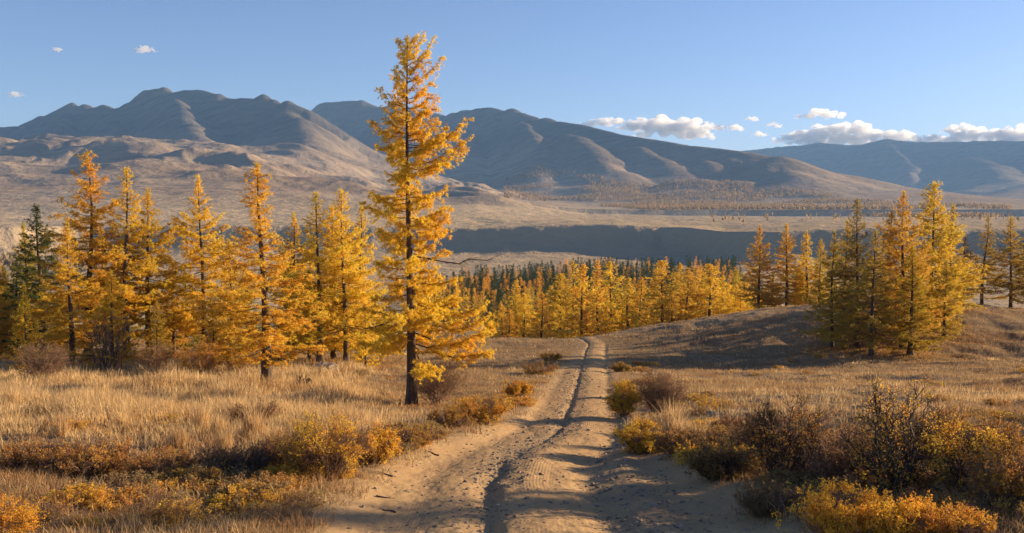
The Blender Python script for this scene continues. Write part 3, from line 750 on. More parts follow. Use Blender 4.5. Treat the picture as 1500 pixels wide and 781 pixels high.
for i, (px, Y) in enumerate(cand):
    x = (px - 750) / 1400 * Y
    z = float(far_z(np.array([x]), np.array([float(Y)]))[0]) - 0.3
    col, nm = wood_col(Y, rs); H = rs.uniform(9, 14.5) * (0.95 if Y < 500 else 1.1)
    if i < 200:
        build_tree("conifer_tree" if nm == "green" else "larch_tree", poolf[i % 4], 12.0, (x, Y, z), H, rs.uniform(0, 6), col,
                   "small %s tree in the dense wood on the valley floor" % ("dark green" if nm == "green" else "golden"), "tree", "%s trees of the valley wood" % ("green" if nm == "green" else "golden"), 1.45)
    else:
        me = poolf[i % 4][2]; n = len(me.vertices)
        key = "c%d" % (i % 4)
        if key not in first:
            a_ = np.empty(n * 3, np.float32); me.vertices.foreach_get("co", a_); first[key] = a_.reshape(-1, 3)
        P = first[key]; an = rs.uniform(0, 6); k = H / 12.0; ca, sa_ = math.cos(an) * k, math.sin(an) * k
        V = np.stack([(P[:, 0] * ca - P[:, 1] * sa_) * 1.45 + x, (P[:, 0] * sa_ + P[:, 1] * ca) * 1.45 + Y, P[:, 2] * k + z], -1)
        stuffV[nm].append(V)
for nm, col in (("green", (0.042, 0.062, 0.022)), ("gold", (0.72, 0.36, 0.05))):
    V = np.concatenate(stuffV[nm]); o = link("forest", mesh_np("forest", V, np.arange(len(V)).reshape(-1, 3), M_need)); o.color = (*col, 1)
    tag(o, "%s mass of the valley wood beyond the belt" % ("dark green" if nm == "green" else "golden"), "forest", None, "stuff")

# sparse larch woods on the mountain foot and across the steppe
def speck_forest():
    rg = np.random.default_rng(77)
    n = 60000
    px = rg.uniform(560, 1480, n); Y = rg.uniform(2300, 5600, n); x = (px - 750) / 1400 * Y
    z = far_z(x, Y)
    py = 308 - z / Y * 1400
    d = fbm(x / 420, Y / 300, 4, 131)
    top = np.interp(px, [560, 740, 900, 1100, 1250, 1480], [268, 240, 262, 268, 292, 305])
    keep = (py > top) & (py < np.interp(px, [560, 740, 1000, 1200, 1480], [275, 292, 312, 316, 322])) & (d > np.interp(px, [560, 720, 800, 1480], [0.25, 0.05, -0.15, -0.05])) & (Y > 2600) & (px > 738)
    x, Y, z = x[keep], Y[keep], z[keep]
    x = x[:11000]; Y = Y[:11000]; z = z[:11000]
    # near specks on the steppe at left and right
    m = 700; px2 = np.concatenate([rg.uniform(-40, 90, 200), rg.uniform(1040, 1500, 160)]); Y2 = np.concatenate([rg.uniform(800, 1100, 200), rg.uniform(1500, 3000, 160)])
    x2 = (px2 - 750) / 1400 * Y2; z2 = far_z(x2, Y2); d2 = fbm(x2 / 120, Y2 / 200, 3, 135) > 0.05
    x = np.concatenate([x, x2[d2]]); Y = np.concatenate([Y, Y2[d2]]); z = np.concatenate([z, z2[d2]])
    n = len(x); H = rg.uniform(8, 17, n); r = H * 0.2
    K = 7
    an = rg.uniform(0, 6.28, (n, K)); hh = rg.uniform(0.05, 0.8, (n, K)); sz = (1 - hh) * 0.9 + 0.15
    C = np.stack([x[:, None] + np.cos(an) * r[:, None] * (1 - hh) * 0.7, Y[:, None] + np.sin(an) * r[:, None] * (1 - hh) * 0.7, z[:, None] + H[:, None] * hh], -1)
    d = rg.uniform(0, 6.28, (n, K)); w = (r[:, None] * sz)[..., None]
    dv = np.stack([np.cos(d), np.sin(d), 0 * d], -1)
    hgt = (H[:, None] * (0.25 + 0.2 * (1 - hh)))[..., None] * np.array([0, 0, 1.])
    V = np.stack([C - dv * w, C + dv * w, C + hgt], 2).reshape(-1, 3)
    o = link("forest", mesh_np("forest", V, np.arange(len(V)).reshape(-1, 3), M_need)); o.color = (0.32, 0.225, 0.12, 1)
    tag(o, "thin golden larch woods scattered over the mountain foot", "forest", None, "stuff")
speck_forest()

# ------------------------------------------------------------ shrubs
def shrub(Hh, Rr, ns, seed, leaf=0.05, nl=1.0, sub=9, twig=5, up=0.9, rad=0.012, K=2, gn=0.5, tl=0.34):
    rg = np.random.default_rng(seed)
    az = rg.uniform(0, 2 * math.pi, ns); rad0 = Rr * 0.28 * np.sqrt(rg.random(ns))
    b = np.stack([np.cos(az) * rad0, np.sin(az) * rad0, np.full(ns, -0.05)], -1)
    az2 = az + rg.normal(0, 0.5, ns); out = rg.random(ns) ** 0.7 * Rr * 0.85
    Ht = Hh * (1 - 0.45 * (out / Rr) ** 2) * rg.uniform(0.6, 1.0, ns)
    K1 = 7; s = np.linspace(0, 1, K1)
    dh = np.stack([np.cos(az2), np.sin(az2), 0 * az2], -1)
    P = b[:, None] + dh[:, None] * (out[:, None] * s ** 0.85)[..., None]; P[:, :, 2] += Ht[:, None] * s ** up
    P[:, 1:] += rg.normal(0, 0.028, (ns, K1 - 1, 3)) * Hh
    R1 = rad * (1.1 - s)[None] * rg.uniform(0.6, 1.3, ns)[:, None]
    W = [tubes(P, R1, 4)]
    n2 = ns * sub; own = np.repeat(np.arange(ns), sub); st = rg.uniform(0.2, 1, n2); o = lerp_path(P[own], st)
    d = nrm(dh[own] * 0.5 + rg.normal(0, 0.6, (n2, 3)) + np.array([0, 0, 0.75])); ln = Hh * tl * (1.2 - 0.6 * st) * rg.uniform(0.4, 1.2, n2)
    s4 = np.linspace(0, 1, 5); Q = o[:, None] + d[:, None] * (ln[:, None] * s4)[..., None]; Q[:, 1:] += rg.normal(0, 0.05, (n2, 4, 3)) * ln[:, None, None]
    W.append(tubes(Q, np.full((n2, 5), rad * 0.42) * (1.15 - s4 * 0.9), 3))
    n3 = n2 * twig; ow = np.repeat(np.arange(n2), twig); st = rg.uniform(0.15, 1, n3); o = lerp_path(Q[ow], st)
    d = nrm(d[ow] * 0.8 + rg.normal(0, 0.7, (n3, 3)) + np.array([0, 0, 0.3])); l3 = ln[ow] * rg.uniform(0.2, 0.6, n3)
    s3 = np.linspace(0, 1, 3); T3 = o[:, None] + d[:, None] * (l3[:, None] * s3)[..., None]
    W.append(tubes(T3, np.full((n3, 3), rad * 0.22) * (1.2 - s3 * 0.8), 3))
    fol = None
    if nl > 0:
        nleaf = int(n3 * 3 * nl); ol = rg.integers(0, n3, nleaf)
        clump = fbm(T3[ol, 1, 0] / (gn * Rr) + seed, T3[ol, 1, 2] / (gn * Rr) + T3[ol, 1, 1], 2, seed) > -0.25
        ol = ol[clump]
        C = lerp_path(T3[ol], rg.uniform(0.1, 1, len(ol))) + rg.normal(0, leaf * 0.4, (len(ol), 3))
        fol = tris(C, np.full(len(C), leaf * 0.62), rg, K + 1, wr=0.5)
    return join(W), fol
def put_shrub(name, mesh, loc, scl, rz, color, label, cat="shrub", group=None):
    e = empty(name, loc, rz); e.scale = scl; tag(e, label, cat, group)
    o = link("stems", mesh[0], e)
    if mesh[1]: l = link("foliage", mesh[1], e); l.color = (color[0] * 0.85, color[1] * 0.95, color[2] + 0.015, 1)
    return e
def mshrub(mat, *a, **k):
    w, f = shrub(*a, **k)
    return mesh_np("stems", w[0], w[1], mat, True), (mesh_np("foliage", f[0], f[1], M_leaf) if f else None)

def sh_px(px, py, wpx, hpx, mat, color, label, seed, ns=40, nl=1.0, leaf=0.05, group=None, depth=1.0, name="shrub", **k):
    p = hit(px, py); Y = p[1]; W = wpx * Y / 1400 / 2; Hh = hpx * Y / 1400 * 1.02
    z = float(G(p[0], Y)) - 0.02
    ms = mshrub(mat, Hh, W, ns, seed, leaf=leaf, nl=nl, **k)
    return put_shrub(name, ms, (p[0], Y + W * 0.2, z), (1, depth, 1), 0, color, label, "shrub", group)

S = sh_px
YEL2 = (0.80, 0.46, 0.05); ORG2 = (0.72, 0.30, 0.04); BRO2 = (0.34, 0.16, 0.06)
S(967, 606, 66, 72, M_twig, BRO2, "bare reddish brown shrub fanning up right of the track", 1, 60, 0.35, 0.035, sub=12, twig=6, rad=0.012)
S(916, 608, 48, 50, M_twig, YEL2, "round yellow shrub at the right edge of the track", 2, 45, 2.2, 0.05, twig=5)
S(945, 660, 90, 50, M_twig, YEL2, "low yellow orange shrub along the right edge of the track", 3, 70, 1.6, 0.045, sub=8)
S(1000, 668, 80, 42, M_twig, (0.5, 0.26, 0.08), "low rusty shrub behind the olive clump", 4, 60, 1.0, 0.04)
S(1055, 702, 110, 62, M_dark, (0.36, 0.22, 0.07), "low olive brown clump at the right verge", 5, 70, 1.2, 0.045, sub=8)
S(1155, 700, 135, 118, M_dark, (0.66, 0.30, 0.05), "large brown bush dotted with orange leaves right of the track", 6, 50, 0.6, 0.045, sub=11, twig=5, rad=0.016)
S(1235, 712, 110, 95, M_twig, (0.50, 0.24, 0.06), "bare brown bush between the two large dark ones", 7, 40, 0.3, 0.04, sub=10, twig=5, rad=0.014)
S(1325, 728, 150, 168, M_dark, (0.9, 0.46, 0.06), "tallest dark twiggy bush with yellow leaves at its base", 8, 20, 0.9, 0.05, sub=10, twig=5, rad=0.026)
S(1415, 722, 130, 118, M_dark, (0.95, 0.52, 0.06), "dark bush thick with yellow leaves near the right edge", 9, 34, 1.3, 0.05, sub=9, twig=5, rad=0.016)
S(1270, 800, 230, 78, M_twig, (1.1, 0.56, 0.05), "bright orange low bush in the bottom right foreground", 10, 150, 1.5, 0.042, sub=8, twig=5, rad=0.008, depth=0.6, tl=0.5)
S(1385, 800, 150, 62, M_twig, (0.9, 0.42, 0.05), "rusty low bush beside the bright orange foreground one", 11, 110, 1.0, 0.035, sub=8, twig=5, rad=0.008, depth=0.7, tl=0.5)
S(1480, 745, 110, 95, M_twig, (0.70, 0.34, 0.05), "orange brown bush cut by the right edge", 12, 80, 0.8, 0.045, sub=9)
S(1130, 755, 110, 50, M_twig, (0.30, 0.20, 0.08), "low brown clump at the right foot of the track", 13, 80, 0.6, 0.035)
S(1075, 640, 70, 34, M_twig, BRO2, "small rusty shrub in the right meadow", 14, 40, 0.7, 0.04)
S(640, 592, 74, 70, M_twig, (0.42, 0.20, 0.06), "bare brown shrub at the foot of the tallest larch", 15, 55, 0.4, 0.035, sub=12, twig=6, rad=0.013)
S(757, 584, 54, 26, M_twig, (0.80, 0.40, 0.04), "low orange cushion shrub left of the track", 16, 60, 2.0, 0.05)
S(700, 622, 90, 42, M_twig, (0.78, 0.38, 0.04), "orange shrub on the left verge where the track bends", 17, 80, 1.3, 0.045)
S(655, 628, 70, 34, M_twig, (0.56, 0.28, 0.05), "rusty shrub beside the orange one on the left verge", 18, 60, 1.0, 0.04)
S(475, 702, 130, 100, M_twig, (1.1, 0.60, 0.05), "large yellow orange shrub on the left verge", 19, 110, 0.75, 0.034, sub=10, twig=5, rad=0.009)
S(545, 680, 80, 60, M_twig, (1.05, 0.54, 0.05), "yellow orange shrub right of the largest one on the verge", 20, 80, 1.0, 0.04)
S(415, 690, 90, 60, M_twig, (0.62, 0.30, 0.05), "rusty shrub left of the largest yellow one", 21, 80, 0.5, 0.032)
S(340, 700, 150, 52, M_dark, (0.30, 0.17, 0.08), "dark leafless shrub patch left of the yellow verge shrubs", 22, 130, 0.4, 0.035, sub=8)
S(130, 700, 150, 62, M_twig, (1.0, 0.46, 0.06), "orange brown dwarf shrub in the left foreground", 23, 130, 0.55, 0.03)
S(40, 690, 110, 52, M_twig, (0.85, 0.38, 0.06), "rusty dwarf shrub by the left edge", 24, 100, 0.45, 0.03)
S(230, 705, 110, 50, M_twig, (0.8, 0.37, 0.06), "low rusty shrub between dark and orange brown ones", 25, 90, 0.5, 0.03)
S(60, 560, 84, 60, M_twig, (0.45, 0.24, 0.08), "bare grey brown bush in front of the green larch", 26, 60, 0.25, 0.04, sub=12, twig=6, rad=0.014)
S(150, 545, 100, 95, M_dark, (0.30, 0.16, 0.06), "dark many-stemmed bush beneath the left-hand larches", 27, 18, 0.1, 0.04, sub=8, twig=5, rad=0.035)
S(292, 548, 80, 48, M_twig, (0.80, 0.36, 0.045), "orange leafed bush beneath the tiered larch", 28, 60, 1.4, 0.07)
S(370, 622, 90, 36, M_twig, BRO2, "reddish brown low shrub in the tall grass", 29, 60, 0.5, 0.04)
S(5, 800, 90, 75, M_twig, (0.95, 0.45, 0.04), "bright orange shrub in the bottom left corner", 30, 45, 1.4, 0.03, rad=0.006, tl=0.5)
S(790, 548, 60, 17, M_twig, (0.40, 0.20, 0.06), "low brown shrub on the left verge far down the track", 31, 50, 1.0, 0.06)
S(808, 530, 40, 14, M_twig, (0.70, 0.36, 0.05), "small orange shrub far down the left verge", 32, 40, 1.4, 0.07)
S(910, 545, 34, 14, M_twig, (0.50, 0.28, 0.06), "small brown shrub far down the right verge", 33, 40, 1.2, 0.07)
S(915, 580, 34, 24, M_twig, (0.66, 0.36, 0.05), "small yellow brown shrub right of the track's shaded stretch", 34, 40, 1.4, 0.05)
S(222, 548, 60, 50, M_twig, (0.55, 0.26, 0.06), "rust brown bush under the yellow green larch", 35, 40, 0.5, 0.06)
S(345, 545, 50, 34, M_twig, (0.60, 0.28, 0.05), "low rusty bush under the rounded yellow larch", 36, 40, 0.9, 0.06)

S(1250, 690, 90, 70, M_twig, (0.60, 0.30, 0.07), "russet bush behind the bare brown one", 41, 50, 0.7, 0.04)
S(1385, 665, 110, 80, M_twig, (0.62, 0.32, 0.07), "russet bush behind the yellow leafed dark bush", 42, 60, 0.7, 0.04)
S(1465, 690, 90, 85, M_twig, (0.72, 0.36, 0.06), "upright orange brown bush by the right edge", 43, 55, 0.8, 0.04)
S(1100, 668, 80, 60, M_twig, (0.50, 0.26, 0.07), "russet bush left of the large orange dotted one", 44, 50, 0.6, 0.04)
S(1040, 660, 70, 44, M_twig, (0.58, 0.32, 0.08), "pale russet shrub above the olive brown clump", 45, 50, 0.7, 0.04)
S(605, 655, 80, 34, M_twig, (0.66, 0.34, 0.06), "low russet shrub where the left bank begins", 46, 60, 0.6, 0.035)
S(722, 605, 60, 30, M_twig, (0.60, 0.32, 0.07), "small russet shrub on the left verge above the bend", 47, 45, 0.7, 0.04)
# dwarf shrubs scattered over the meadow: a counted set of copies
dw = [mshrub(M_twig, 0.42, 0.55, 45, 300 + i, leaf=0.045, nl=nlv, sub=7, twig=4, rad=0.006, tl=0.45) for i, nlv in enumerate((0.6, 0.2, 0.9))]
rs = random.Random(21); k = 0
while k < 230:
    px = rs.uniform(-30, 1530); py = rs.uniform(520, 775)
    p = hit(px, py); x, y = p[0], p[1]
    if k >= 150:
        y = 1 / rs.uniform(1 / 75, 1 / 14); l_, r_e, g_ = road_lrg(y)
        x = float(l_) - rs.uniform(0.5, 1.8) if rs.random() < 0.5 else float(r_e) + rs.uniform(0.5, 2.2)
    if float(edge(x, y)) > -0.45: continue
    if k < 150 and fbm(np.array([x / 6]), np.array([y / 9]), 3, 151)[0] < 0.0: continue
    s = rs.uniform(0.45, 1.15); c = rs.choice([(0.85, 0.42, 0.07), (0.60, 0.30, 0.09), (0.52, 0.31, 0.11), (0.95, 0.52, 0.06), (0.46, 0.28, 0.11)])
    put_shrub("dwarf_shrub", dw[rs.randrange(3)], (x, y, float(G(x, y)) - 0.03), (s * rs.uniform(1, 1.6), s * 1.1, s * rs.uniform(0.6, 1.0)), rs.uniform(0, 6), c,
              "%s dwarf shrub %s" % ({0.85: "orange leafed", 0.60: "rusty brown", 0.52: "dull brown", 0.95: "golden", 0.46: "olive brown"}[c[0]],
              ("on the left verge of the track" if x < road_lrg(y)[2] else "on the right verge of the track") if k >= 150 else ("in the left meadow" if x < road_lrg(y)[2] else "in the right meadow")), "dwarf shrub", "dwarf shrubs dotted over the meadow")
    k += 1

# ------------------------------------------------------------ grass
def blades(n, seed, yr, hgt, wid, per, two=True, ar=0.68, accept=None, lean=0.35, spread=0.12):
    rg = np.random.default_rng(seed)
    m = n // per
    q = rg.random(m); Y = 1 / (1 / yr[0] + q * (1 / yr[1] - 1 / yr[0]))      # density thins with distance
    X = rg.uniform(-ar, ar, m) * (Y + 2)
    e = edge(X, Y); ok = e < 0.05 + 0.0 * X
    pr = np.clip((-e + 0.1) / 0.9, 0.07, 1); ok &= rg.random(m) < pr
    if accept is not None: ok &= rg.random(m) < accept(X, Y)
    X, Y = X[ok], Y[ok]; m = len(X)
    hs = hgt(X, Y) * rg.uniform(0.6, 1.25, m)
    X = np.repeat(X, per); Y = np.repeat(Y, per); hs = np.repeat(hs, per); n = len(X)
    sp = spread * (0.6 + Y / 40)
    ox = rg.normal(0, 1, n) * sp; oy = rg.normal(0, 1, n) * sp; X = X + ox; Y = Y + oy
    ok = edge(X, Y) < 0.16; X, Y, hs, ox, oy = X[ok], Y[ok], hs[ok], ox[ok], oy[ok]; n = len(X)
    h = hs * rg.uniform(0.45, 1.15, n); Z = G(X, Y) - 0.02
    la = np.arctan2(oy, ox) + rg.normal(0, 1.0, n); ln = np.abs(rg.normal(0, lean, n)) + 0.08
    lx, ly = np.cos(la) * ln * h, np.sin(la) * ln * h
    w = wid(Y) * rg.uniform(0.6, 1.3, n); wa = rg.uniform(0, math.pi, n); wx, wy = np.cos(wa) * w / 2, np.sin(wa) * w / 2
    B = np.stack([X, Y, Z], -1)
    if two:
        V = np.empty((n, 5, 3))
        V[:, 0] = B - np.stack([wx, wy, 0 * w], -1); V[:, 1] = B + np.stack([wx, wy, 0 * w], -1)
        mid = B + np.stack([lx * 0.35, ly * 0.35, h * 0.6], -1)
        V[:, 2] = mid + np.stack([wx, wy, 0 * w], -1) * 0.75; V[:, 3] = mid - np.stack([wx, wy, 0 * w], -1) * 0.75
        V[:, 4] = B + np.stack([lx, ly, h], -1)
        i = np.arange(n) * 5
        return V.reshape(-1, 3), [np.stack([i, i + 1, i + 2, i + 3], -1), np.stack([i + 3, i + 2, i + 4], -1)]
    V = np.empty((n, 3, 3)); V[:, 0] = B - np.stack([wx, wy, 0 * w], -1); V[:, 1] = B + np.stack([wx, wy, 0 * w], -1); V[:, 2] = B + np.stack([lx, ly, h], -1)
    return V.reshape(-1, 3), [np.arange(n * 3).reshape(-1, 3)]
def tallness(X, Y):
    a = X / Y * 1400 + 750
    return sst(Y, 21, 27) * (1 - sst(Y, 56, 66)) * (1 - sst(a, 480, 600)) * (0.35 + 0.85 * sst(fbm(X / 2.6, Y / 4, 3, 161), -0.35, 0.45))
wid = lambda Y: 0.0065 + 0.00042 * Y
V, F = blades(420000, 1, (7.5, 48), lambda X, Y: 0.11 + 0.10 * sst(fbm(X / 2.2, Y / 2.2, 3, 171), -0.2, 0.5), wid, 12, True, spread=0.10, lean=0.7, accept=lambda X, Y: 0.25 + 0.75 * sst(fbm(X / 1.3, Y / 1.6, 3, 177), -0.35, 0.15))
o = link("grass", mesh_np("grass", V, F, M_gr_low)); tag(o, "short dry grass covering the near meadow", "grass", None, "stuff")
V, F = blades(330000, 2, (40, 118), lambda X, Y: 0.17 + 0.10 * sst(fbm(X / 5, Y / 5, 3, 173), -0.2, 0.5), wid, 8, False, spread=0.14, lean=0.5)
o = link("grass", mesh_np("grass", V, F, M_gr_low)); tag(o, "short dry grass on the far meadow and knoll", "grass", None, "stuff")
V, F = blades(520000, 3, (19, 68), lambda X, Y: 0.22 + 0.36 * tallness(X, Y), wid, 12, True, spread=0.13, lean=0.34, accept=lambda X, Y: tallness(X, Y) + 0.02)
o = link("grass", mesh_np("grass", V, F, M_gr_tall)); tag(o, "tall pale straw grass in the left meadow", "grass", None, "stuff")
V, F = blades(260000, 4, (9, 112), lambda X, Y: np.full_like(X, 0.27), wid, 14, True, spread=0.09, lean=0.4, accept=lambda X, Y: sst(fbm(X / 7, Y / 3.5, 3, 175), -0.05, 0.35) * (0.35 + 0.65 * sst(Y, 16, 26)))
o = link("grass", mesh_np("grass", V, F, M_gr_tall)); tag(o, "scattered tufts of pale bunch grass", "grass", None, "stuff")

M_weed = mat_grass("dry_weeds", [(0.40, 0.23, 0.10), (0.28, 0.17, 0.09), (0.52, 0.30, 0.12)], (0.32, 0.19, 0.09))
V, F = blades(170000, 6, (9, 100), lambda X, Y: np.full_like(X, 0.24), wid, 20, True, spread=0.16, lean=0.6, accept=lambda X, Y: sst(fbm(X / 3.5, Y / 2.5, 3, 181), 0.0, 0.35))
o = link("dry_weeds", mesh_np("dry_weeds", V, F, M_weed)); tag(o, "brown withered weeds in patches among the grass", "weeds", None, "stuff")
# shed needles under the larches
rg = np.random.default_rng(55); NP_ = []
for o_ in [o_ for o_ in bpy.data.objects if o_.name.startswith("larch_tree") and o_.parent is None and 8 < o_.location.y < 112]:
    r_ = rg.normal(0, 1.9, (1100, 2)); NP_.append(np.array([o_.location.x, o_.location.y]) + r_)
NP_ = np.concatenate(NP_); nx_, ny_ = NP_[:, 0], NP_[:, 1]
C_ = np.stack([nx_, ny_, G(nx_, ny_) + rg.uniform(0.0, 0.10, len(nx_))], -1)
V, F = tris(C_, 0.05 + 0.0008 * ny_, rg, 1, wr=0.5)
M_lit = mat_grass("shed_needles", [(0.50, 0.27, 0.07), (0.40, 0.20, 0.06), (0.60, 0.35, 0.08)], (0.42, 0.22, 0.07))
o = link("fallen_needles", mesh_np("fallen_needles", V, F, M_lit)); tag(o, "carpet of shed golden needles under the larches", "needles", None, "stuff")
# pale tussocks one can pick out
def tussock(H, n, seed):
    rg = np.random.default_rng(seed); r = rg.normal(0, 0.09, (n, 2)); h = H * rg.uniform(0.4, 1.1, n)
    B = np.stack([r[:, 0], r[:, 1], np.zeros(n)], -1); ln = np.abs(rg.normal(0.2, 0.18, n)); la = np.arctan2(r[:, 1], r[:, 0]) + rg.normal(0, 0.6, n)
    Lx = np.stack([np.cos(la) * ln * h, np.sin(la) * ln * h, h], -1); w = 0.012 * rg.uniform(0.6, 1.3, n); wa = rg.uniform(0, 3.14, n); W = np.stack([np.cos(wa) * w / 2, np.sin(wa) * w / 2, 0 * w], -1)
    V = np.stack([B - W, B + W, B + Lx * [0.3, 0.3, 0.6] + W * 0.8, B + Lx * [0.3, 0.3, 0.6] - W * 0.8, B + Lx], 1).reshape(-1, 3); i = np.arange(n) * 5
    return mesh_np("tussock", V, [np.stack([i, i + 1, i + 2, i + 3], -1), np.stack([i + 3, i + 2, i + 4], -1)], M_gr_tall)
tm = [tussock(0.85, 260, 5), tussock(0.7, 200, 6)]
rs = random.Random(8)
for i, (px, py) in enumerate([(322, 640), (262, 655), (330, 660), (372, 640), (295, 632), (215, 610), (120, 600), (180, 628), (60, 612), (395, 668), (20, 600), (90, 640), (245, 612), (440, 625), (1000, 652), (1020, 660), (985, 640), (1045, 640), (150, 590), (300, 600)]):
    p = hit(px, py); s = rs.uniform(0.75, 1.25); o = link("grass_tussock", tm[i % 2], None, (p[0], p[1], float(G(p[0], p[1])) - 0.02)); o.scale = (s, s, s); o.rotation_euler = (0, 0, rs.uniform(0, 6))
    tag(o, "tall pale grass tussock standing above the grass %s" % ("left of the track" if px < 800 else "between the shrubs right of the track"), "tussock", "tall pale grass tussocks")

# ------------------------------------------------------------ stones, boulder, dead wood
def rock_batch(pts, size, seed, flat=0.65):
    rg = np.random.default_rng(seed); n = len(pts)
    t_ = (1 + 5 ** 0.5) / 2
    I = np.array([(-1, t_, 0), (1, t_, 0), (-1, -t_, 0), (1, -t_, 0), (0, -1, t_), (0, 1, t_), (0, -1, -t_), (0, 1, -t_), (t_, 0, -1), (t_, 0, 1), (-t_, 0, -1), (-t_, 0, 1)]) / 1.9
    FI = np.array([(0, 11, 5), (0, 5, 1), (0, 1, 7), (0, 7, 10), (0, 10, 11), (1, 5, 9), (5, 11, 4), (11, 10, 2), (10, 7, 6), (7, 1, 8), (3, 9, 4), (3, 4, 2), (3, 2, 6), (3, 6, 8), (3, 8, 9), (4, 9, 5), (2, 4, 11), (6, 2, 10), (8, 6, 7), (9, 8, 1)])
    V = I[None] * rg.uniform(0.65, 1.25, (n, 12, 1)) * rg.uniform(0.7, 1.3, (n, 1, 3)) * np.array([1, 1, flat]) * size[:, None, None]
    a = rg.uniform(0, 6.28, n); c, s = np.cos(a)[:, None], np.sin(a)[:, None]
    V = np.stack([V[..., 0] * c - V[..., 1] * s, V[..., 0] * s + V[..., 1] * c, V[..., 2]], -1) + pts[:, None]
    F = (FI[None] + (np.arange(n) * 12)[:, None, None]).reshape(-1, 3)
    return V.reshape(-1, 3), F
rg = np.random.default_rng(9); n = 26000
Y = 1 / (1 / 8.0 + rg.random(n) * (1 / 70.0 - 1 / 8.0)); l, r, g = road_lrg(Y)
X = np.where(rg.random(n) < 0.50, g + rg.normal(-0.05, 0.32, n), l + (r - l) * rg.random(n))
rt = rg.random(n) < 0.25; X = np.where(rt, g + rg.normal(2.4, 0.55, n), X)
k = (edge(X, Y) > -0.2) & ((np.abs(X - g) > 0.3) | (rg.random(n) < 0.8))
k &= rg.random(n) < np.where(np.abs(X - g) < 0.6, 0.35 + 0.65 * sst(Y, 15, 19), np.where(np.abs(X - g - 2.4) < 0.9, 0.8, 0.35))
X, Y = X[k], Y[k]; sz = np.minimum(0.007 + rg.exponential(0.009, len(X)), 0.055) * (0.8 + Y / 60)
P = np.stack([X, Y, G(X, Y) + sz * 0.12], -1); V, F = rock_batch(P, sz, 3)
o = link("gravel", mesh_np("gravel", V, [F], M_rock)); tag(o, "loose stones lying in the ruts of the track", "gravel", None, "stuff")

def boulder(px, py, wpx, hpx, seed, label):
    p = hit(px, py); Y = p[1]; W = wpx * Y / 1400; H = hpx * Y / 1400
    nr, nc = 18, 28; th = np.linspace(0, math.pi, nr)[:, None]; ph = np.linspace(0, 2 * math.pi, nc, endpoint=False)[None]
    x = np.sin(th) * np.cos(ph); y = np.sin(th) * np.sin(ph); z = np.cos(th) + 0 * ph
    d = 1 + 0.28 * fbm(x * 1.3 + seed, y * 1.3 + z * 1.7, 4, seed) + 0.05 * ridged(x * 4, z * 4 + y, 2, seed + 3)
    V = np.stack([x * d * W / 2, y * d * W * 0.4, z * d * H * 0.7], -1).reshape(-1, 3)
    i = np.arange(nr * nc).reshape(nr, nc); nx = np.roll(i, -1, 1)
    F = np.stack([i[:-1], nx[:-1], nx[1:], i[1:]], -1).reshape(-1, 4)
    o = link("boulder", mesh_np("boulder", V, F, M_rock), None, (p[0], Y, float(G(p[0], Y)) + H * 0.15)); o.rotation_euler = (0, 0.15, seed)
    tag(o, label, "boulder"); return o
boulder(475, 545, 56, 16, 2, "long grey boulder in the grass between the larches")
boulder(1043, 616, 24, 16, 5, "dark boulder beside the shrubs right of the track")
boulder(700, 524, 18, 5, 6, "pale stone lying far off in the meadow left of the track")

def stump():
    p = hit(440, 570); rg = np.random.default_rng(4); e = empty("uprooted_stump", (p[0], p[1], float(G(p[0], p[1])))); tag(e, "dark uprooted stump with splayed roots right of the slim front larch", "stump")
    b = np.array([[[0, 0, -0.1], [0.1, 0, 0.15], [0.25, 0.05, 0.3], [0.45, 0.1, 0.42]]]); V, F = tubes(b, np.array([[0.22, 0.2, 0.16, 0.12]]), 9)
    link("log", mesh_np("log", V, F, M_dark, True), e)
    n = 16; a = rg.uniform(-0.6, 3.7, n); s = np.linspace(0, 1, 5); L = rg.uniform(0.35, 0.75, n)
    P = np.zeros((n, 5, 3)); P[:, :, 0] = np.cos(a)[:, None] * L[:, None] * s; P[:, :, 2] = 0.12 + np.abs(np.sin(a))[:, None] * L[:, None] * s; P[:, :, 1] = rg.normal(0, 0.12, n)[:, None] * s
    P[:, 1:] += rg.normal(0, 0.03, (n, 4, 3)); V, F = tubes(P, np.tile(0.05 * (1.1 - s), (n, 1)), 5)
    link("roots", mesh_np("roots", V, F, M_dark, True), e)
stump()
def stick(px, py, ang, L, label, mat=M_grey, seed=1):
    p = hit(px, py); rg = np.random.default_rng(seed); s = np.linspace(-0.5, 0.5, 9)
    x = p[0] + np.cos(ang) * L * s; y = p[1] + np.sin(ang) * L * s; x = x + rg.normal(0, 0.012, 9); y = y + rg.normal(0, 0.012, 9)
    z = G(x, y) + 0.02; P = np.stack([x, y, z], -1) - np.array([p[0], p[1], p[2]])
    parts = [tubes(P[None], (0.014 * (1.25 - (s + 0.5)))[None], 5)]
    Q = np.stack([P[5] + np.array([0.02 * j * math.cos(ang + 0.7), 0.02 * j * math.sin(ang + 0.7), 0.004 * j]) * L * 2.2 for j in range(5)])
    parts.append(tubes(Q[None], np.array([[0.008, 0.007, 0.006, 0.004, 0.003]]), 4))
    V, F = join(parts); o = link("fallen_branch", mesh_np("fallen_branch", V, F, mat, True), None, tuple(p)); tag(o, label, "branch"); return o
stick(440, 771, 0.25, 0.55, "pale fallen branch on the grass by the bottom of the track", seed=1)
stick(562, 693, 2.6, 0.40, "thin dark twig on the left bank of the track", M_dark, 2)
stick(565, 722, 0.1, 0.34, "short twig lying below the left bank", M_dark, 3)
stick(568, 738, 2.7, 0.30, "lowest thin dark twig on the left side of the track", M_dark, 4)
stick(632, 660, 2.5, 0.45, "forked twig where the left bank begins", M_dark, 5)

